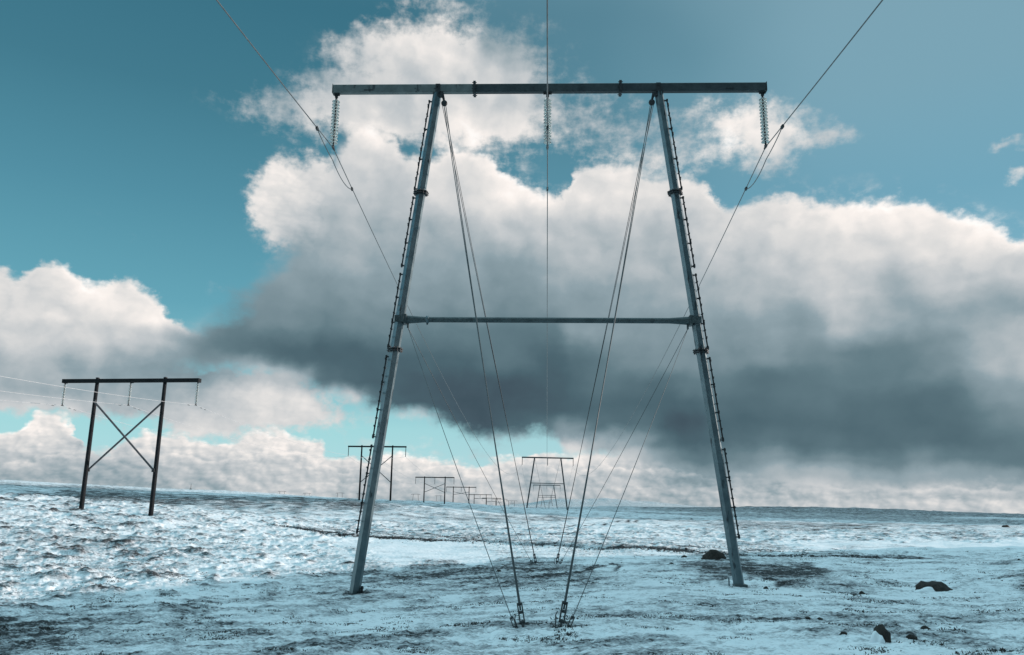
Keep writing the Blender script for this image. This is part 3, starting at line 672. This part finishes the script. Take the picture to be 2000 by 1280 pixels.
# ------------------------------------------------------------------ the guyed steel pylon in front
PYL = Vector((1.221, 27.0, 0.0)); PYAW = -0.0342
BZ = 17.90                                                   # middle of the crossbeam
BH, LT, LB = 8.06, 4.10, 6.236                               # half lengths: beam, leg heads, leg feet (at z = 0.05)
def leg_x(z): return LB+(LT-LB)*(z-0.05)/(BZ-0.05)
def hexring(z, sg, r, side_pts=None): pass
pyl = tag(empty('guyed_pylon', PYL, PYAW), 'tall grey steel pylon in the foreground, with splayed legs, box crossbeam and guy wires', 'pylon', 'guyed steel pylons of the main line')
def to_world(p): 
    c, s_ = math.cos(PYAW), math.sin(PYAW); return Vector((PYL.x+c*p[0]-s_*p[1], PYL.y+s_*p[0]+c*p[1], PYL.z+p[2]))
def to_local(p):
    c, s_ = math.cos(PYAW), math.sin(PYAW); dx, dy = p[0]-PYL.x, p[1]-PYL.y; return Vector((c*dx+s_*dy, -s_*dx+c*dy, p[2]-PYL.z))
# crossbeam in three lengths bolted at two flanges
HB, DB = 0.165, 0.115
FLX = (-2.73, 2.70)
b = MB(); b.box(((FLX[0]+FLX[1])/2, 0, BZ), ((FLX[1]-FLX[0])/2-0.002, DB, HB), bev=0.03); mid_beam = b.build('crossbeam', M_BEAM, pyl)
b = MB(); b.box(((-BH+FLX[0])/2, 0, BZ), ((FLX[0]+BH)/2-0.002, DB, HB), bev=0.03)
arm_l = b.build('crossbeam_arm', M_BEAM_SKYLIT, pyl)
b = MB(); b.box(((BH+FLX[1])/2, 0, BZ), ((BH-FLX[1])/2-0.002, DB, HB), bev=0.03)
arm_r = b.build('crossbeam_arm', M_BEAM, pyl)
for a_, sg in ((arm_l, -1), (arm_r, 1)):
    b = MB(); b.box((sg*(BH+0.012), 0, BZ), (0.012, DB+0.012, HB+0.012)); b.build('end_plate', M_BEAM_SKYLIT if sg < 0 else M_BEAM, a_)
    b = MB()                                                  # slots and scuffs seen as small plates and nuts
    for k, (q, w) in enumerate(((0.25, 0.30), (0.58, 0.04), (0.72, 0.10))):
        b = MB(); xx = sg*(FLX[1]+(BH-FLX[1])*(1-q)); b.box((xx, -DB-0.004, BZ-0.03-0.05*(k == 0)), (w/2, 0.005, 0.016)); b.build('fixing_plate', M_IRON, a_)
for fx in FLX:
    b = MB(); b.box((fx, 0, BZ), (0.045, DB+0.085, HB+0.085), bev=0.03)
    for sy_ in (-1, 1):
        for q in (-0.9, -0.3, 0.3, 0.9): b.tube([(fx-0.085, sy_*(DB+0.05), BZ+q*(HB+0.03)), (fx+0.085, sy_*(DB+0.05), BZ+q*(HB+0.03))], 0.016, 6, False)
    b.build('flange', M_IRON, mid_beam)
b = MB(); b.box((0, 0, BZ-HB-0.02), (0.16, 0.07, 0.02)); b.tube([(-0.13, 0, BZ-HB-0.05), (0.13, 0, BZ-HB-0.05)], 0.02, 8); b.build('hanger_bracket', M_IRON, mid_beam)
for a_, sg in ((arm_l, -1), (arm_r, 1)):
    b = MB(); xx = sg*(BH-0.14)
    b.box((xx, 0, BZ-HB-0.03), (0.10, 0.07, 0.03)); b.tube([(xx-0.1, 0, BZ-HB-0.075), (xx+0.1, 0, BZ-HB-0.075)], 0.022, 8); b.build('hanger_bracket', M_IRON, a_)
STRING_TOP, STRING_LEN = BZ-0.27, 2.10
SX = (-7.93, 0.0, 7.93)
for x in SX: insulator_string(pyl, (x, 0, STRING_TOP), STRING_LEN)
# legs: six-sided tubes
HEXPH = {-1: -40, 1: -55}                                          # first face normal, degrees from the viewer's side
def leg_prism(z0, z1, sg, r0, r1):
    """six-sided length of a leg between two heights"""
    vs = []
    for z, r_ in ((z0, r0), (z1, r1)):
        cx = sg*leg_x(z)
        for k in range(6):
            t = math.radians(HEXPH[sg]+60*k+30); vs.append((cx+r_*math.sin(t), -r_*math.cos(t), z))
    return vs, [[k, (k+1) % 6, 6+(k+1) % 6, 6+k] for k in range(6)]+[list(range(6))[::-1], list(range(6, 12))]
FOOT = {-1: -0.55, 1: 0.24}
COLLAR = (7.93, 13.74)
for sg in (-1, 1):
    b = MB(); b._add(*leg_prism(FOOT[sg], BZ-HB-0.02, sg, 0.182, 0.166)); leg = b.build('leg', M_LEG, pyl)
    for cz in COLLAR:
        b = MB()
        for dz in (-0.045, 0.02): b._add(*leg_prism(cz+dz, cz+dz+0.03, sg, 0.285, 0.285))
        for k in range(12):
            t = k*math.pi/6; r_ = 0.235; b.tube([(sg*leg_x(cz)+r_*math.sin(t), r_*math.cos(t), cz-0.08), (sg*leg_x(cz)+r_*math.sin(t), r_*math.cos(t), cz+0.085)], 0.016, 6, False)
        b.build('collar_flange', M_IRON, leg)
    # head: forked plates bolted round the beam, and the plate the guys hang from
    hx = sg*leg_x(BZ)
    b = MB()
    for sy_ in (-1, 1):
        b.box((hx, sy_*(DB+0.016), BZ-0.10), (0.085, 0.014, 0.25))
        b.tube([(hx, sy_*(DB+0.03), BZ+0.06), (hx, sy_*(DB+0.075), BZ+0.06)], 0.03, 6, False)
        b.tube([(hx-0.05*sg, sy_*(DB+0.03), BZ-0.20), (hx-0.05*sg, sy_*(DB+0.075), BZ-0.20)], 0.036, 6, False)
    b.box((hx, 0, BZ-HB-0.05), (0.17, 0.10, 0.035)); b.box((hx-sg*0.13, -0.10, BZ-HB-0.12), (0.07, 0.05, 0.10))
    b.build('leg_head', M_IRON, leg)
    b = MB(); gx = sg*(leg_x(17.4)-0.31)
    b.tube([(hx-sg*0.17, -0.06, BZ-0.22), (gx, -0.04, 17.36)], [0.055, 0.04], 8)
    b.lathe((gx, -0.09, 17.30), [(0, 0), (0.095, 0), (0.115, 0.02), (0.09, 0.05), (0.115, 0.08), (0.095, 0.10), (0, 0.10)], 18, (0, 1, 0))
    b.build('guy_sheave', M_IRON, leg)
    # ladder lengths on the outer side, each a rail with rungs and brackets
    zs = ((13.85, 17.45), (10.93, 13.62), (7.99, 10.73), (4.86, 7.75), (1.72, 4.66))
    for z0, z1 in zs:
        b = MB(); off = 0.255
        P = lambda z, o_, y_: (sg*(leg_x(z)+o_), y_, z)
        b.tube([P(z0, off, 0), P(z1, off, 0)], 0.03, 4, False, math.pi/4)
        k, z = 0, z0+0.12
        while z < z1-0.05:
            e_ = -0.17 if k % 2 else 0.17
            b.tube([P(z, off, 0), P(z, off, e_), P(z+0.035, off, e_*1.12)], 0.016, 6, False)
            b.box(P(z, off, -0.03), (0.032, 0.02, 0.022))
            z += 0.29; k += 1
        lad = b.build('ladder', M_IRON, pyl)
        for z in (z0+0.06, z0+(z1-z0)*0.34, z0+(z1-z0)*0.67, z1-0.06):
            b = MB(); b.box(P(z, off-0.04, 0.0), (0.055, 0.03, 0.018)); b.box(P(z, off, -0.02), (0.03, 0.04, 0.042)); b.build('bracket', M_IRON, lad)
    # footing
    b = MB(); zf = FOOT[sg]
    if sg > 0:
        b.box((sg*leg_x(0.14)+0.02, 0, 0.10), (0.20, 0.19, 0.20)); b.build('base_block', M_BRACE, leg)
        b = MB(); b.tube([(leg_x(0.3)-0.33, -0.12, -0.1), (leg_x(0.6)-0.30, -0.10, 0.52)], 0.022, 6); b.build('earthing_rod', M_LEG, leg)
    else:
        b.box((sg*leg_x(-0.2)+0.24, -0.02, -0.14), (0.035, 0.03, 0.20)); b.tube([(sg*leg_x(-0.2)+0.19, 0, -0.02), (sg*leg_x(-0.2)+0.30, -0.03, 0.0)], 0.02, 6); b.build('earthing_lug', M_IRON, leg)
# brace tube between the legs
ZB = 9.02
bx = leg_x(ZB)-0.17
b = MB(); b.tube([(-bx, 0, ZB), (-bx+0.12, 0, ZB), (-bx+0.75, 0, ZB), (bx-0.75, 0, ZB), (bx-0.12, 0, ZB), (bx, 0, ZB)], [0.15, 0.145, 0.098, 0.098, 0.145, 0.15], 16); brace = b.build('brace_tube', M_BRACE, pyl)
b = MB(); b.lathe((-bx+0.80, 0, ZB), [(0.09, -0.05), (0.135, -0.05), (0.135, 0.05), (0.09, 0.05)], 16, (1, 0, 0)); b.box((-bx+0.80, 0, ZB-0.15), (0.03, 0.03, 0.035)); b.build('clamp_ring', M_LEG, brace)
for sg in (-1, 1):
    b = MB(); b.box((sg*(bx-0.02), 0, ZB), (0.05, 0.17, 0.17)); b.box((sg*(leg_x(ZB)), -0.19, ZB), (0.16, 0.02, 0.12)); b.tube([(sg*leg_x(ZB), -0.2, ZB+0.05), (sg*leg_x(ZB), -0.26, ZB+0.05)], 0.03, 6, False); b.tube([(sg*leg_x(ZB)-0.07, -0.2, ZB-0.05), (sg*leg_x(ZB)-0.07, -0.26, ZB-0.05)], 0.03, 6, False)
    b.box((sg*(bx-0.12), 0, ZB-0.22), (0.03, 0.035, 0.08)); b.build('end_bracket', M_BRACE, brace)

# ground anchors and the guy wires that run to them
ANCH = {(-1, -1): (1022, 1225), (1, -1): (1095, 1226), (-1, 1): (1047, 1102), (1, 1): (1087, 1102)}
ALAB = {(-1, -1): 'dark steel guy anchor in the snow nearest the camera, left of its pair', (1, -1): 'dark steel guy anchor in the snow nearest the camera, right of its pair',
        (-1, 1): 'small dark guy anchor beyond the pylon legs, left of the far pair', (1, 1): 'small dark guy anchor beyond the pylon legs, right of the far pair'}
def along(a, b_, d): return a+(b_-a).normalized()*d
for (sg, nf), (px, py) in ANCH.items():
    w = pick(px, py)
    for _ in range(3): w = pick(px, py, lift=h_at(w.x, w.y)-float(h_smooth(w.x, w.y)))
    w.z = h_at(w.x, w.y)
    top = to_world((sg*(leg_x(17.3)-0.31), 0.0, 17.24)); low = to_world((sg*(bx-0.12), 0.0, ZB-0.28))
    an = tag(empty('guy_anchor', w), ALAB[(sg, nf)], 'guy anchor', 'ground anchors of the guy wires'); an.scale = (0.85, 0.85, 0.85)
    d1 = (top-w).normalized(); d2 = (low-w).normalized()
    L1, L2 = (0.62, 0.42)
    side = d1.cross(Vector((0, 1, 0))).normalized()
    b = MB(); b.tube([-d1*0.35, d1*0.18], 0.03, 8); b.build('anchor_rod', M_IRON, an)
    b = MB()
    for q in (-1, 1): b.box(d1*0.36+side*0.05*q, (0.016, 0.03, 0.22), (side, d1.cross(side), d1))
    for q in (0.14, 0.38, 0.58): b.box(d1*q, (0.066, 0.034, 0.022), (side, d1.cross(side), d1))
    b.tube([d1*0.44, d1*L1], 0.022, 8); tb = b.build('turnbuckle', M_IRON, an)
    b = MB(); b.tube([side*0.11+d1*-0.05, side*0.16+d1*0.25+Vector((0, -.03, 0)), side*0.13+d1*0.34], 0.012, 6); b.build('earth_strap', M_IRON, tb)
    o2 = Vector((sg*-0.0, 0, 0))+Vector((sg*0.06+(0.10 if sg > 0 else -0.10), 0, -0.04))
    side2 = d2.cross(Vector((0, 1, 0))).normalized(); b = MB()
    for q in (-1, 1): b.box(o2+d2*0.24+side2*0.034*q, (0.011, 0.018, 0.15), (side2, d2.cross(side2), d2))
    for q in (0.10, 0.38): b.box(o2+d2*q, (0.046, 0.02, 0.016), (side2, d2.cross(side2), d2))
    b.tube([o2-d2*0.2, o2+d2*0.12], 0.018, 6); b.tube([o2+d2*0.3, o2+d2*L2], 0.014, 6); b.build('turnbuckle', M_IRON, an)
    # wires, as parts of the pylon they hold up
    e1, e2 = w+d1*(L1-0.02)*0.85, w+(o2+d2*(L2-0.02))*0.85
    for q in (-1, 1):
        b = MB(); r_ = 0.0135 if nf < 0 else 0.0115
        t_ = top+Vector((0.034*q+0.03*nf*sg, 0.05*nf, 0)); e_ = e1+side*0.012*q
        pts = [t_.lerp(e_, k/10)+Vector((0, 0, -0.10*4*(k/10)*(1-k/10))) for k in range(11)]
        b.tube([to_local(p) for p in pts], r_, 6); b.build('guy_wire', M_WIRE, pyl)
    b = MB(); pts = [low.lerp(e2, k/8)+Vector((0, 0, -0.10*4*(k/8)*(1-k/8))) for k in range(9)]
    b.tube([to_local(p) for p in pts], 0.009, 6); b.build('guy_wire', M_WIRE, pyl)

# ------------------------------------------------------------------ the pylons of the same line farther away
def un(px, py, y): d = ray(px, py)*y; return Vector((d.x, d.y, d.z+CAM_Z))
def far_pylon(top_px, y, zbase, yaw, label, tilt=0.0, k=1.0):
    c = un(*top_px, y); H = c.z-zbase
    root = tag(empty('guyed_pylon', (c.x, y, zbase), yaw), label, 'pylon', 'guyed steel pylons of the main line')
    root.rotation_euler = (0, tilt, yaw)
    lx = lambda z: 6.25+(4.1-6.25)*z/H
    b = MB(); b.box((0, 0, H), (BH, 0.14*k, 0.20*k)); b.build('crossbeam', M_FAR, root)
    for sg in (-1, 1):
        b = MB(); b.tube([(sg*lx(-0.6), 0, -0.6), (sg*4.1, 0, H-0.2)], 0.21*k, 6, False); b.build('leg', M_FAR, root)
    zb = H*0.5
    b = MB(); b.tube([(-lx(zb), 0, zb), (lx(zb), 0, zb)], 0.11*k, 8); b.build('brace_tube', M_FAR, root)
    for x in SX:
        b = MB(); b.tube([(x, 0, H-0.2), (x, 0, H-2.35)], 0.09*k, 6); b.build('insulator_string', M_FAR, root)
    for sg in (-1, 1):
        for nf in (-1, 1):
            b = MB(); b.tube([(sg*3.9, 0, H-0.5), (-sg*0.0+sg*0.5, nf*10, 0)], 0.022, 5); b.build('guy_wire', M_WIRE, root)
    return root, H
P2, H2_ = far_pylon((1068.5, 894.5), 250.5, 1.2, -0.045, 'second A-shaped steel pylon of the main line, seen small between the foreground legs', R(0.75))
P3, H3_ = far_pylon((1068, 948), 478.4, -0.3, -0.045, 'third steel pylon of the main line, standing inside the legs of the second', 0.0, 1.0)
P4, H4_ = far_pylon((1068, 968), 813.0, -2.3, -0.045, 'farthest tiny steel pylon of the main line, seen through the two before it', 0.0, 1.0)

def sagged(a, b_, sag, n=40): return [a.lerp(b_, k/n)+Vector((0, 0, -4*sag*(k/n)*(1-k/n))) for k in range(n+1)]
ZC = STRING_TOP-STRING_LEN
SAG_AHEAD, SAG_BACK = 6.6, 6.2
CLAB = ('left main-line conductor, slanting from the top edge down to the left glass insulators',
        'middle main-line conductor, running straight up past the middle of the crossbeam',
        'right main-line conductor, slanting from the top edge down to the right glass insulators')
for x, lab in zip(SX, CLAB):
    p0 = to_world((x, 0, ZC)); back = p0+Vector((-0.0465*225, -225*0.9994, 0.6))
    path = sagged(back, p0, SAG_BACK, 110)
    for root, H in ((P2, H2_), (P3, H3_), (P4, H4_)):
        q = Vector((root.location.x+x*0.999, root.location.y-x*0.045, root.location.z+H-2.35-(x*math.sin(root.rotation_euler.y))))
        path += sagged(path[-1], q, SAG_AHEAD*((q-path[-1]).length/224)**2*0.8 if root is not P2 else SAG_AHEAD, 60)[1:]
    cab = empty('power_line', p0); tag(cab, lab, 'power line', 'conductors of the main line')
    b = MB(); b.tube([p-p0 for p in path], 0.0185, 6); b.build('cable', M_ALU, cab)
    # slack damper loop clamped on both sides of the string
    na, nb = -2.05, 3.0
    def on(dn):
        i = 110; f = 0
        pts = path; y0 = p0.y+dn
        for u_, v_ in zip(pts[:-1], pts[1:]):
            if u_.y <= y0 <= v_.y: return u_.lerp(v_, (y0-u_.y)/(v_.y-u_.y))
    a_, c_ = on(na), on(nb)
    b = MB(); pts = []
    for k in range(25):
        t = k/24; p = on(na+(nb-na)*t); dip = 0.50*(math.sin(math.pi*t)**0.75)*(0.75+0.5*t); pts.append(p+Vector((0, 0, -dip))-p0)
    b.tube(pts, 0.0175, 6); b.build('damper_loop', M_ALU, cab)
    for p in (a_, c_):
        b = MB(); b.box(p-p0+Vector((0, 0, -0.02)), (0.035, 0.09, 0.05)); b.build('cable_clamp', M_IRON, cab)

# ------------------------------------------------------------------ the wooden line on the left
def h_frame(x, y, zl, zr, ztop, label, detail=True, yaw=-0.06, k=1.0, lean=0.0):
    z0 = (zl+zr)/2; H = ztop-z0
    root = tag(empty('wooden_pylon', (x, y, z0), yaw), label, 'pylon', 'wooden H-frame pylons along the left line')
    for sg, zz in ((-1, zl), (1, zr)):
        b = MB(); b.tube([(sg*3.22, 0, zz-z0-0.5), (sg*3.22, 0, H)], [0.20*k, 0.155*k], 12); p = b.build('pole', M_WOOD, root)
        if detail:
            b = MB(); b.lathe((sg*3.22, 0, H), [(0.0, 0.05), (0.12, 0.03), (0.17, 0.0), (0.17, -0.05), (0.15, -0.05)], 12); b.build('pole_cap', M_GREY, p)
    b = MB()
    if detail:
        for sy_ in (-1, 1): b.box((0, sy_*0.20, H-0.28), (6.45, 0.045, 0.15))
        for xx in (-6.35, 0, 6.35): b.box((xx, 0, H-0.30), (0.11, 0.26, 0.17))
    else: b.box((0, 0, H-0.28), (6.1, 0.14*k, 0.15*k))
    b.build('crossarm', M_WOOD, root)
    zu, zd = H-2.15, 3.6
    for sg in (-1, 1):
        b = MB(); yy = -0.17*sg-0.02
        b.tube([(-3.15*sg, yy, zu), (3.15*sg, yy, zd)], 0.085*(1 if detail else 1.0), 6, False)
        br = b.build('cross_brace', M_GREY, root)
        if detail:
            for q in ((-3.12*sg, yy, zu), (3.12*sg, yy, zd)):
                b = MB(); b.box(q, (0.12, 0.06, 0.15)); b.build('brace_plate', M_IRON, br)
    for xx in (-6.3, 0.0, 6.3):
        if detail:
            st_ = insulator_string(root, (xx*1.0, 0, H-0.48), 2.0, 12)
        else:
            b = MB(); b.tube([(xx*0.95, 0, H-0.4), (xx*0.95, 0, H-2.3)], 0.07*k, 5); b.build('insulator_string', M_FAR, root)
    return root, H
HF = []
p1, p2 = Vector((-37.0, 70.38)), Vector((-30.6, 69.6))
c1 = (p1+p2)/2
r1 = h_frame(c1.x, c1.y, h_at(p1.x, p1.y)-0.05, h_at(p2.x, p2.y)-0.05, 13.3, 'nearest wooden H-frame pylon with crossed braces, standing on the snowy left hillside', True, math.atan2(p2.y-p1.y, p2.x-p1.x))
HF.append(r1)
for (px, pt, pb, y, lab) in ((737, 870, 977, 166, 'second wooden H-frame pylon, partly hidden behind the left steel leg'), (849.5, 931, 985, 251, 'third wooden H-frame pylon, just right of the left steel leg'),
        (901, 950.5, 984.5, 329, 'fourth wooden H-frame pylon, whose crossarm a thin guy wire cuts across'), (938, 965.5, 988, 433, 'fifth wooden H-frame pylon, smaller, between the fourth and the far low ones'),
        (960, 972.5, 992, 520, 'sixth wooden H-frame pylon, tiny, crossarm just above the plain'), (976, 974.5, 992, 658, 'seventh wooden H-frame pylon, tiny and faint, beside the left near guy wires'), (999, 978, 991, 878, 'farthest wooden H-frame pylon, a speck at the horizon left of the second steel pylon')):
    t = un(px, pt, y); zz = min(un(px, pb, y).z, h_at(t.x, y)+0.3)
    HF.append(h_frame(t.x, y, zz, zz, t.z, lab, False, -0.05, 1.0))
HLAB = ('left wire of the wooden line, lowest of the three at the left edge', 'middle wire of the wooden line, between the other two at the left edge', 'right wire of the wooden line, topmost pale one at the left edge')
for i, xx in enumerate((-6.3, 0.0, 6.3)):
    path = None
    for j, (root, H) in enumerate(HF):
        c_, s_ = math.cos(root.rotation_euler.z), math.sin(root.rotation_euler.z); f = xx if j == 0 else xx*0.95
        q = Vector((root.location.x+c_*f, root.location.y+s_*f, root.location.z+H-(2.46 if j == 0 else 2.3)))
        if path is None: path = sagged(q+Vector((-6.5, -92, 0.6)), q, 1.9, 60)
        else: path += sagged(path[-1], q, 1.9*((q-path[-1]).length/92)**2*0.9, 36)[1:]
    cab = tag(empty('power_line', path[60]), HLAB[i], 'power line', 'wires of the wooden line')
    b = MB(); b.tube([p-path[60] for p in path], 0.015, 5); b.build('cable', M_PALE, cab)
    for dy in (-1.3, 1.1, 1.9):
        for u_, v_ in zip(path[:-1], path[1:]):
            if u_.y <= path[60].y+dy < v_.y:
                b = MB(); p = u_.lerp(v_, (path[60].y+dy-u_.y)/(v_.y-u_.y))-path[60]; b.tube([p+Vector((0, -0.22, -0.08)), p+Vector((0, 0.22, -0.08))], 0.02, 6); b.box(p+Vector((0, 0, -0.04)), (0.012, 0.015, 0.045)); b.build('vibration_damper', M_ALU, cab); break

# ------------------------------------------------------------------ a third line on the skyline, and a mast
SKY = ((551, 959.8, 16.5, 'leftmost of the tiny pylons on the skyline, left of the steel leg'), (600, 963.5, 15.5, 'second tiny skyline pylon from the left, half sunk behind the hill'), (664, 963.0, 16.5, 'third tiny skyline pylon from the left, close to the left steel leg'),
       (702, 964.5, 13.0, 'tiny skyline pylon hidden between the second wooden pylon and the steel leg'), (812, 965.5, 17.5, 'tiny skyline pylon between the second and third wooden pylons'), (857, 968.5, 14.5, 'tiny skyline pylon seen through the third wooden pylon'))
for px, pt, w, lab in SKY:
    y = 12.0*FPX/w; t = un(px, pt, y); zb = min(t.z-13.0, h_at(t.x, y)+0.2) if h_at(t.x, y) < t.z-6 else t.z-13
    root = tag(empty('skyline_pylon', (t.x, y, zb), -0.05), lab, 'pylon', 'tiny pylons on the skyline'); H = t.z-zb
    b = MB(); b.tube([(-6, 0, H-0.6), (-4, 0, H), (4, 0, H), (6, 0, H-0.6)], 0.24, 6, False); b.build('crossarm', M_FAR, root)
    for sg in (-1, 1):
        b = MB(); b.tube([(sg*4.6, 0, -1), (sg*3.1, 0, H)], 0.26, 6, False); b.build('leg', M_FAR, root)
t = un(373.5, 945, 620); b = MB(); b.tube([(0, 0, 0), (0, 0, 3.0), (0, 0, 6.2)], [0.28, 0.2, 0.12], 8); b.box((0, 0, 1.2), (0.7, 0.6, 1.2))
m_ = b.build('mast', M_FAR); m_.location = (t.x, 620, t.z-6.2); tag(m_, 'lone thin mast on the left skyline, right of the nearest wooden pylon', 'mast')

# ------------------------------------------------------------------ boulders and stones
def rock(name, px, py, w, hgt, depth, seed, label, cat, group=None, drift=None, sink=0.15, res=3, yaw=0.0):
    g = pick(px, py)
    for _ in range(3): g = pick(px, py, lift=h_at(g.x, g.y)-float(h_smooth(g.x, g.y)))
    z = h_at(g.x, g.y)
    bm = bmesh.new(); bmesh.ops.create_icosphere(bm, subdivisions=res, radius=1.0)
    rg = np.random.RandomState(seed); pl = [Vector(rg.randn(3)).normalized() for _ in range(9)]
    co = np.array([v.co[:] for v in bm.verts])
    nse = fbm2(co[:, 0]*1.3+seed, co[:, 1]*1.3+co[:, 2]*1.7, 4, seed % 50, 0.6)
    for v, n_ in zip(bm.verts, nse):
        p = v.co.copy()
        for q in pl:
            d = p.dot(q)
            if d > 0.72: p -= q*(d-0.72)
        p *= 1+0.22*float(n_)
        v.co = (p.x*w/2, p.y*depth/2, p.z*hgt*(1 if p.z > 0 else 0.6))
    for f in bm.faces: f.smooth = res > 2
    me = bpy.data.meshes.new(name); bm.to_mesh(me); bm.free(); me.materials.append(M_ROCK)
    o = bpy.data.objects.new(name, me); COL.objects.link(o); o.location = (g.x, g.y+depth*0.4, z-hgt*sink); o.rotation_euler = (0, 0, yaw); tag(o, label, cat, group)
    for (dx, dy, dz, sx_, sy_, sz_) in (drift or []):
        bm = bmesh.new(); bmesh.ops.create_icosphere(bm, subdivisions=4, radius=1.0)
        for v in bm.verts:
            n_ = noise2(np.array([v.co.x*1.2+seed]), np.array([v.co.y*1.2+v.co.z]), 3)[0]
            p = v.co*(1+0.30*float(n_)+0.10*float(noise2(np.array([v.co.x*4+seed]), np.array([v.co.y*4+v.co.z*3]), 5)[0])); v.co = (p.x*sx_, p.y*sy_, p.z*sz_)
        for f in bm.faces: f.smooth = True
        me = bpy.data.meshes.new('snow_drift'); bm.to_mesh(me); bm.free(); me.materials.append(M_DRIFT)
        d = bpy.data.objects.new('snow_drift', me); COL.objects.link(d); d.parent = o; d.location = (dx, dy, dz)
    return o
rock('boulder', 1396, 1093, 1.28, 0.50, 0.8, 3, 'dark rounded boulder left of the right steel leg, low on the snow', 'boulder', 'dark boulders')
rock('boulder', 1832, 1156, 1.25, 0.44, 0.8, 8, 'dark flat boulder at the right, snow drifted against its left front', 'boulder', 'dark boulders', [(-0.42, -0.32, -0.04, 0.40, 0.26, 0.24)])
rock('boulder', 1729, 1258, 0.34, 0.33, 0.30, 14, 'small upright dark rock in the lower right corner, white with snow on its left', 'boulder', 'dark boulders', [(-0.12, -0.03, 0.0, 0.095, 0.12, 0.21), (-0.26, -0.04, -0.04, 0.32, 0.26, 0.09)], yaw=0.3)
rock('boulder', 1967, 1031, 1.9, 0.62, 1.2, 21, 'distant dark boulder on the plain at the right edge', 'boulder', 'dark boulders')
STONES = ((974, 1117, 0.26, 0.10, 'small dark stone beside the left thin guy wire, before the far anchors'), (1038, 1116, 0.28, 0.06, 'small flat dark stone in front of the far left guy anchor'), (1337, 1089, 0.30, 0.14, 'small dark stone left of the dark rounded boulder'),
          (1311, 1101, 0.24, 0.10, 'small dark stone in snow, left of and below the dark rounded boulder'), (1497, 1151, 0.17, 0.09, 'small dark stone just right of the right leg footing'), (1685, 1158, 0.26, 0.12, 'small dark stone in snow left of the flat boulder'),
          (1578, 1212, 0.18, 0.08, 'small dark stone left of the snowy upright rock, farther back'), (1603, 1212, 0.16, 0.07, 'small dark stone right beside another, beyond the upright rock'), (1785, 1243, 0.24, 0.10, 'small dark stone right of the snowy upright rock'),
          (1650, 1244, 0.15, 0.07, 'small dark stone left of the snowy upright rock, near it'), (1352, 1013, 0.9, 0.4, 'small far dark stone on the plain left of the right steel leg'), (1993, 1096, 0.3, 0.15, 'small dark stone at the right edge, below the sunlit snow'), (1812, 1231, 0.22, 0.09, 'small dark stone at the right, between upright rock and flat boulder'))
for k, (px, py, w, hgt, lab) in enumerate(STONES):
    rock('stone', px, py, w, hgt, w*0.75, 30+k, lab, 'stone', 'stones scattered on the snow', res=2)
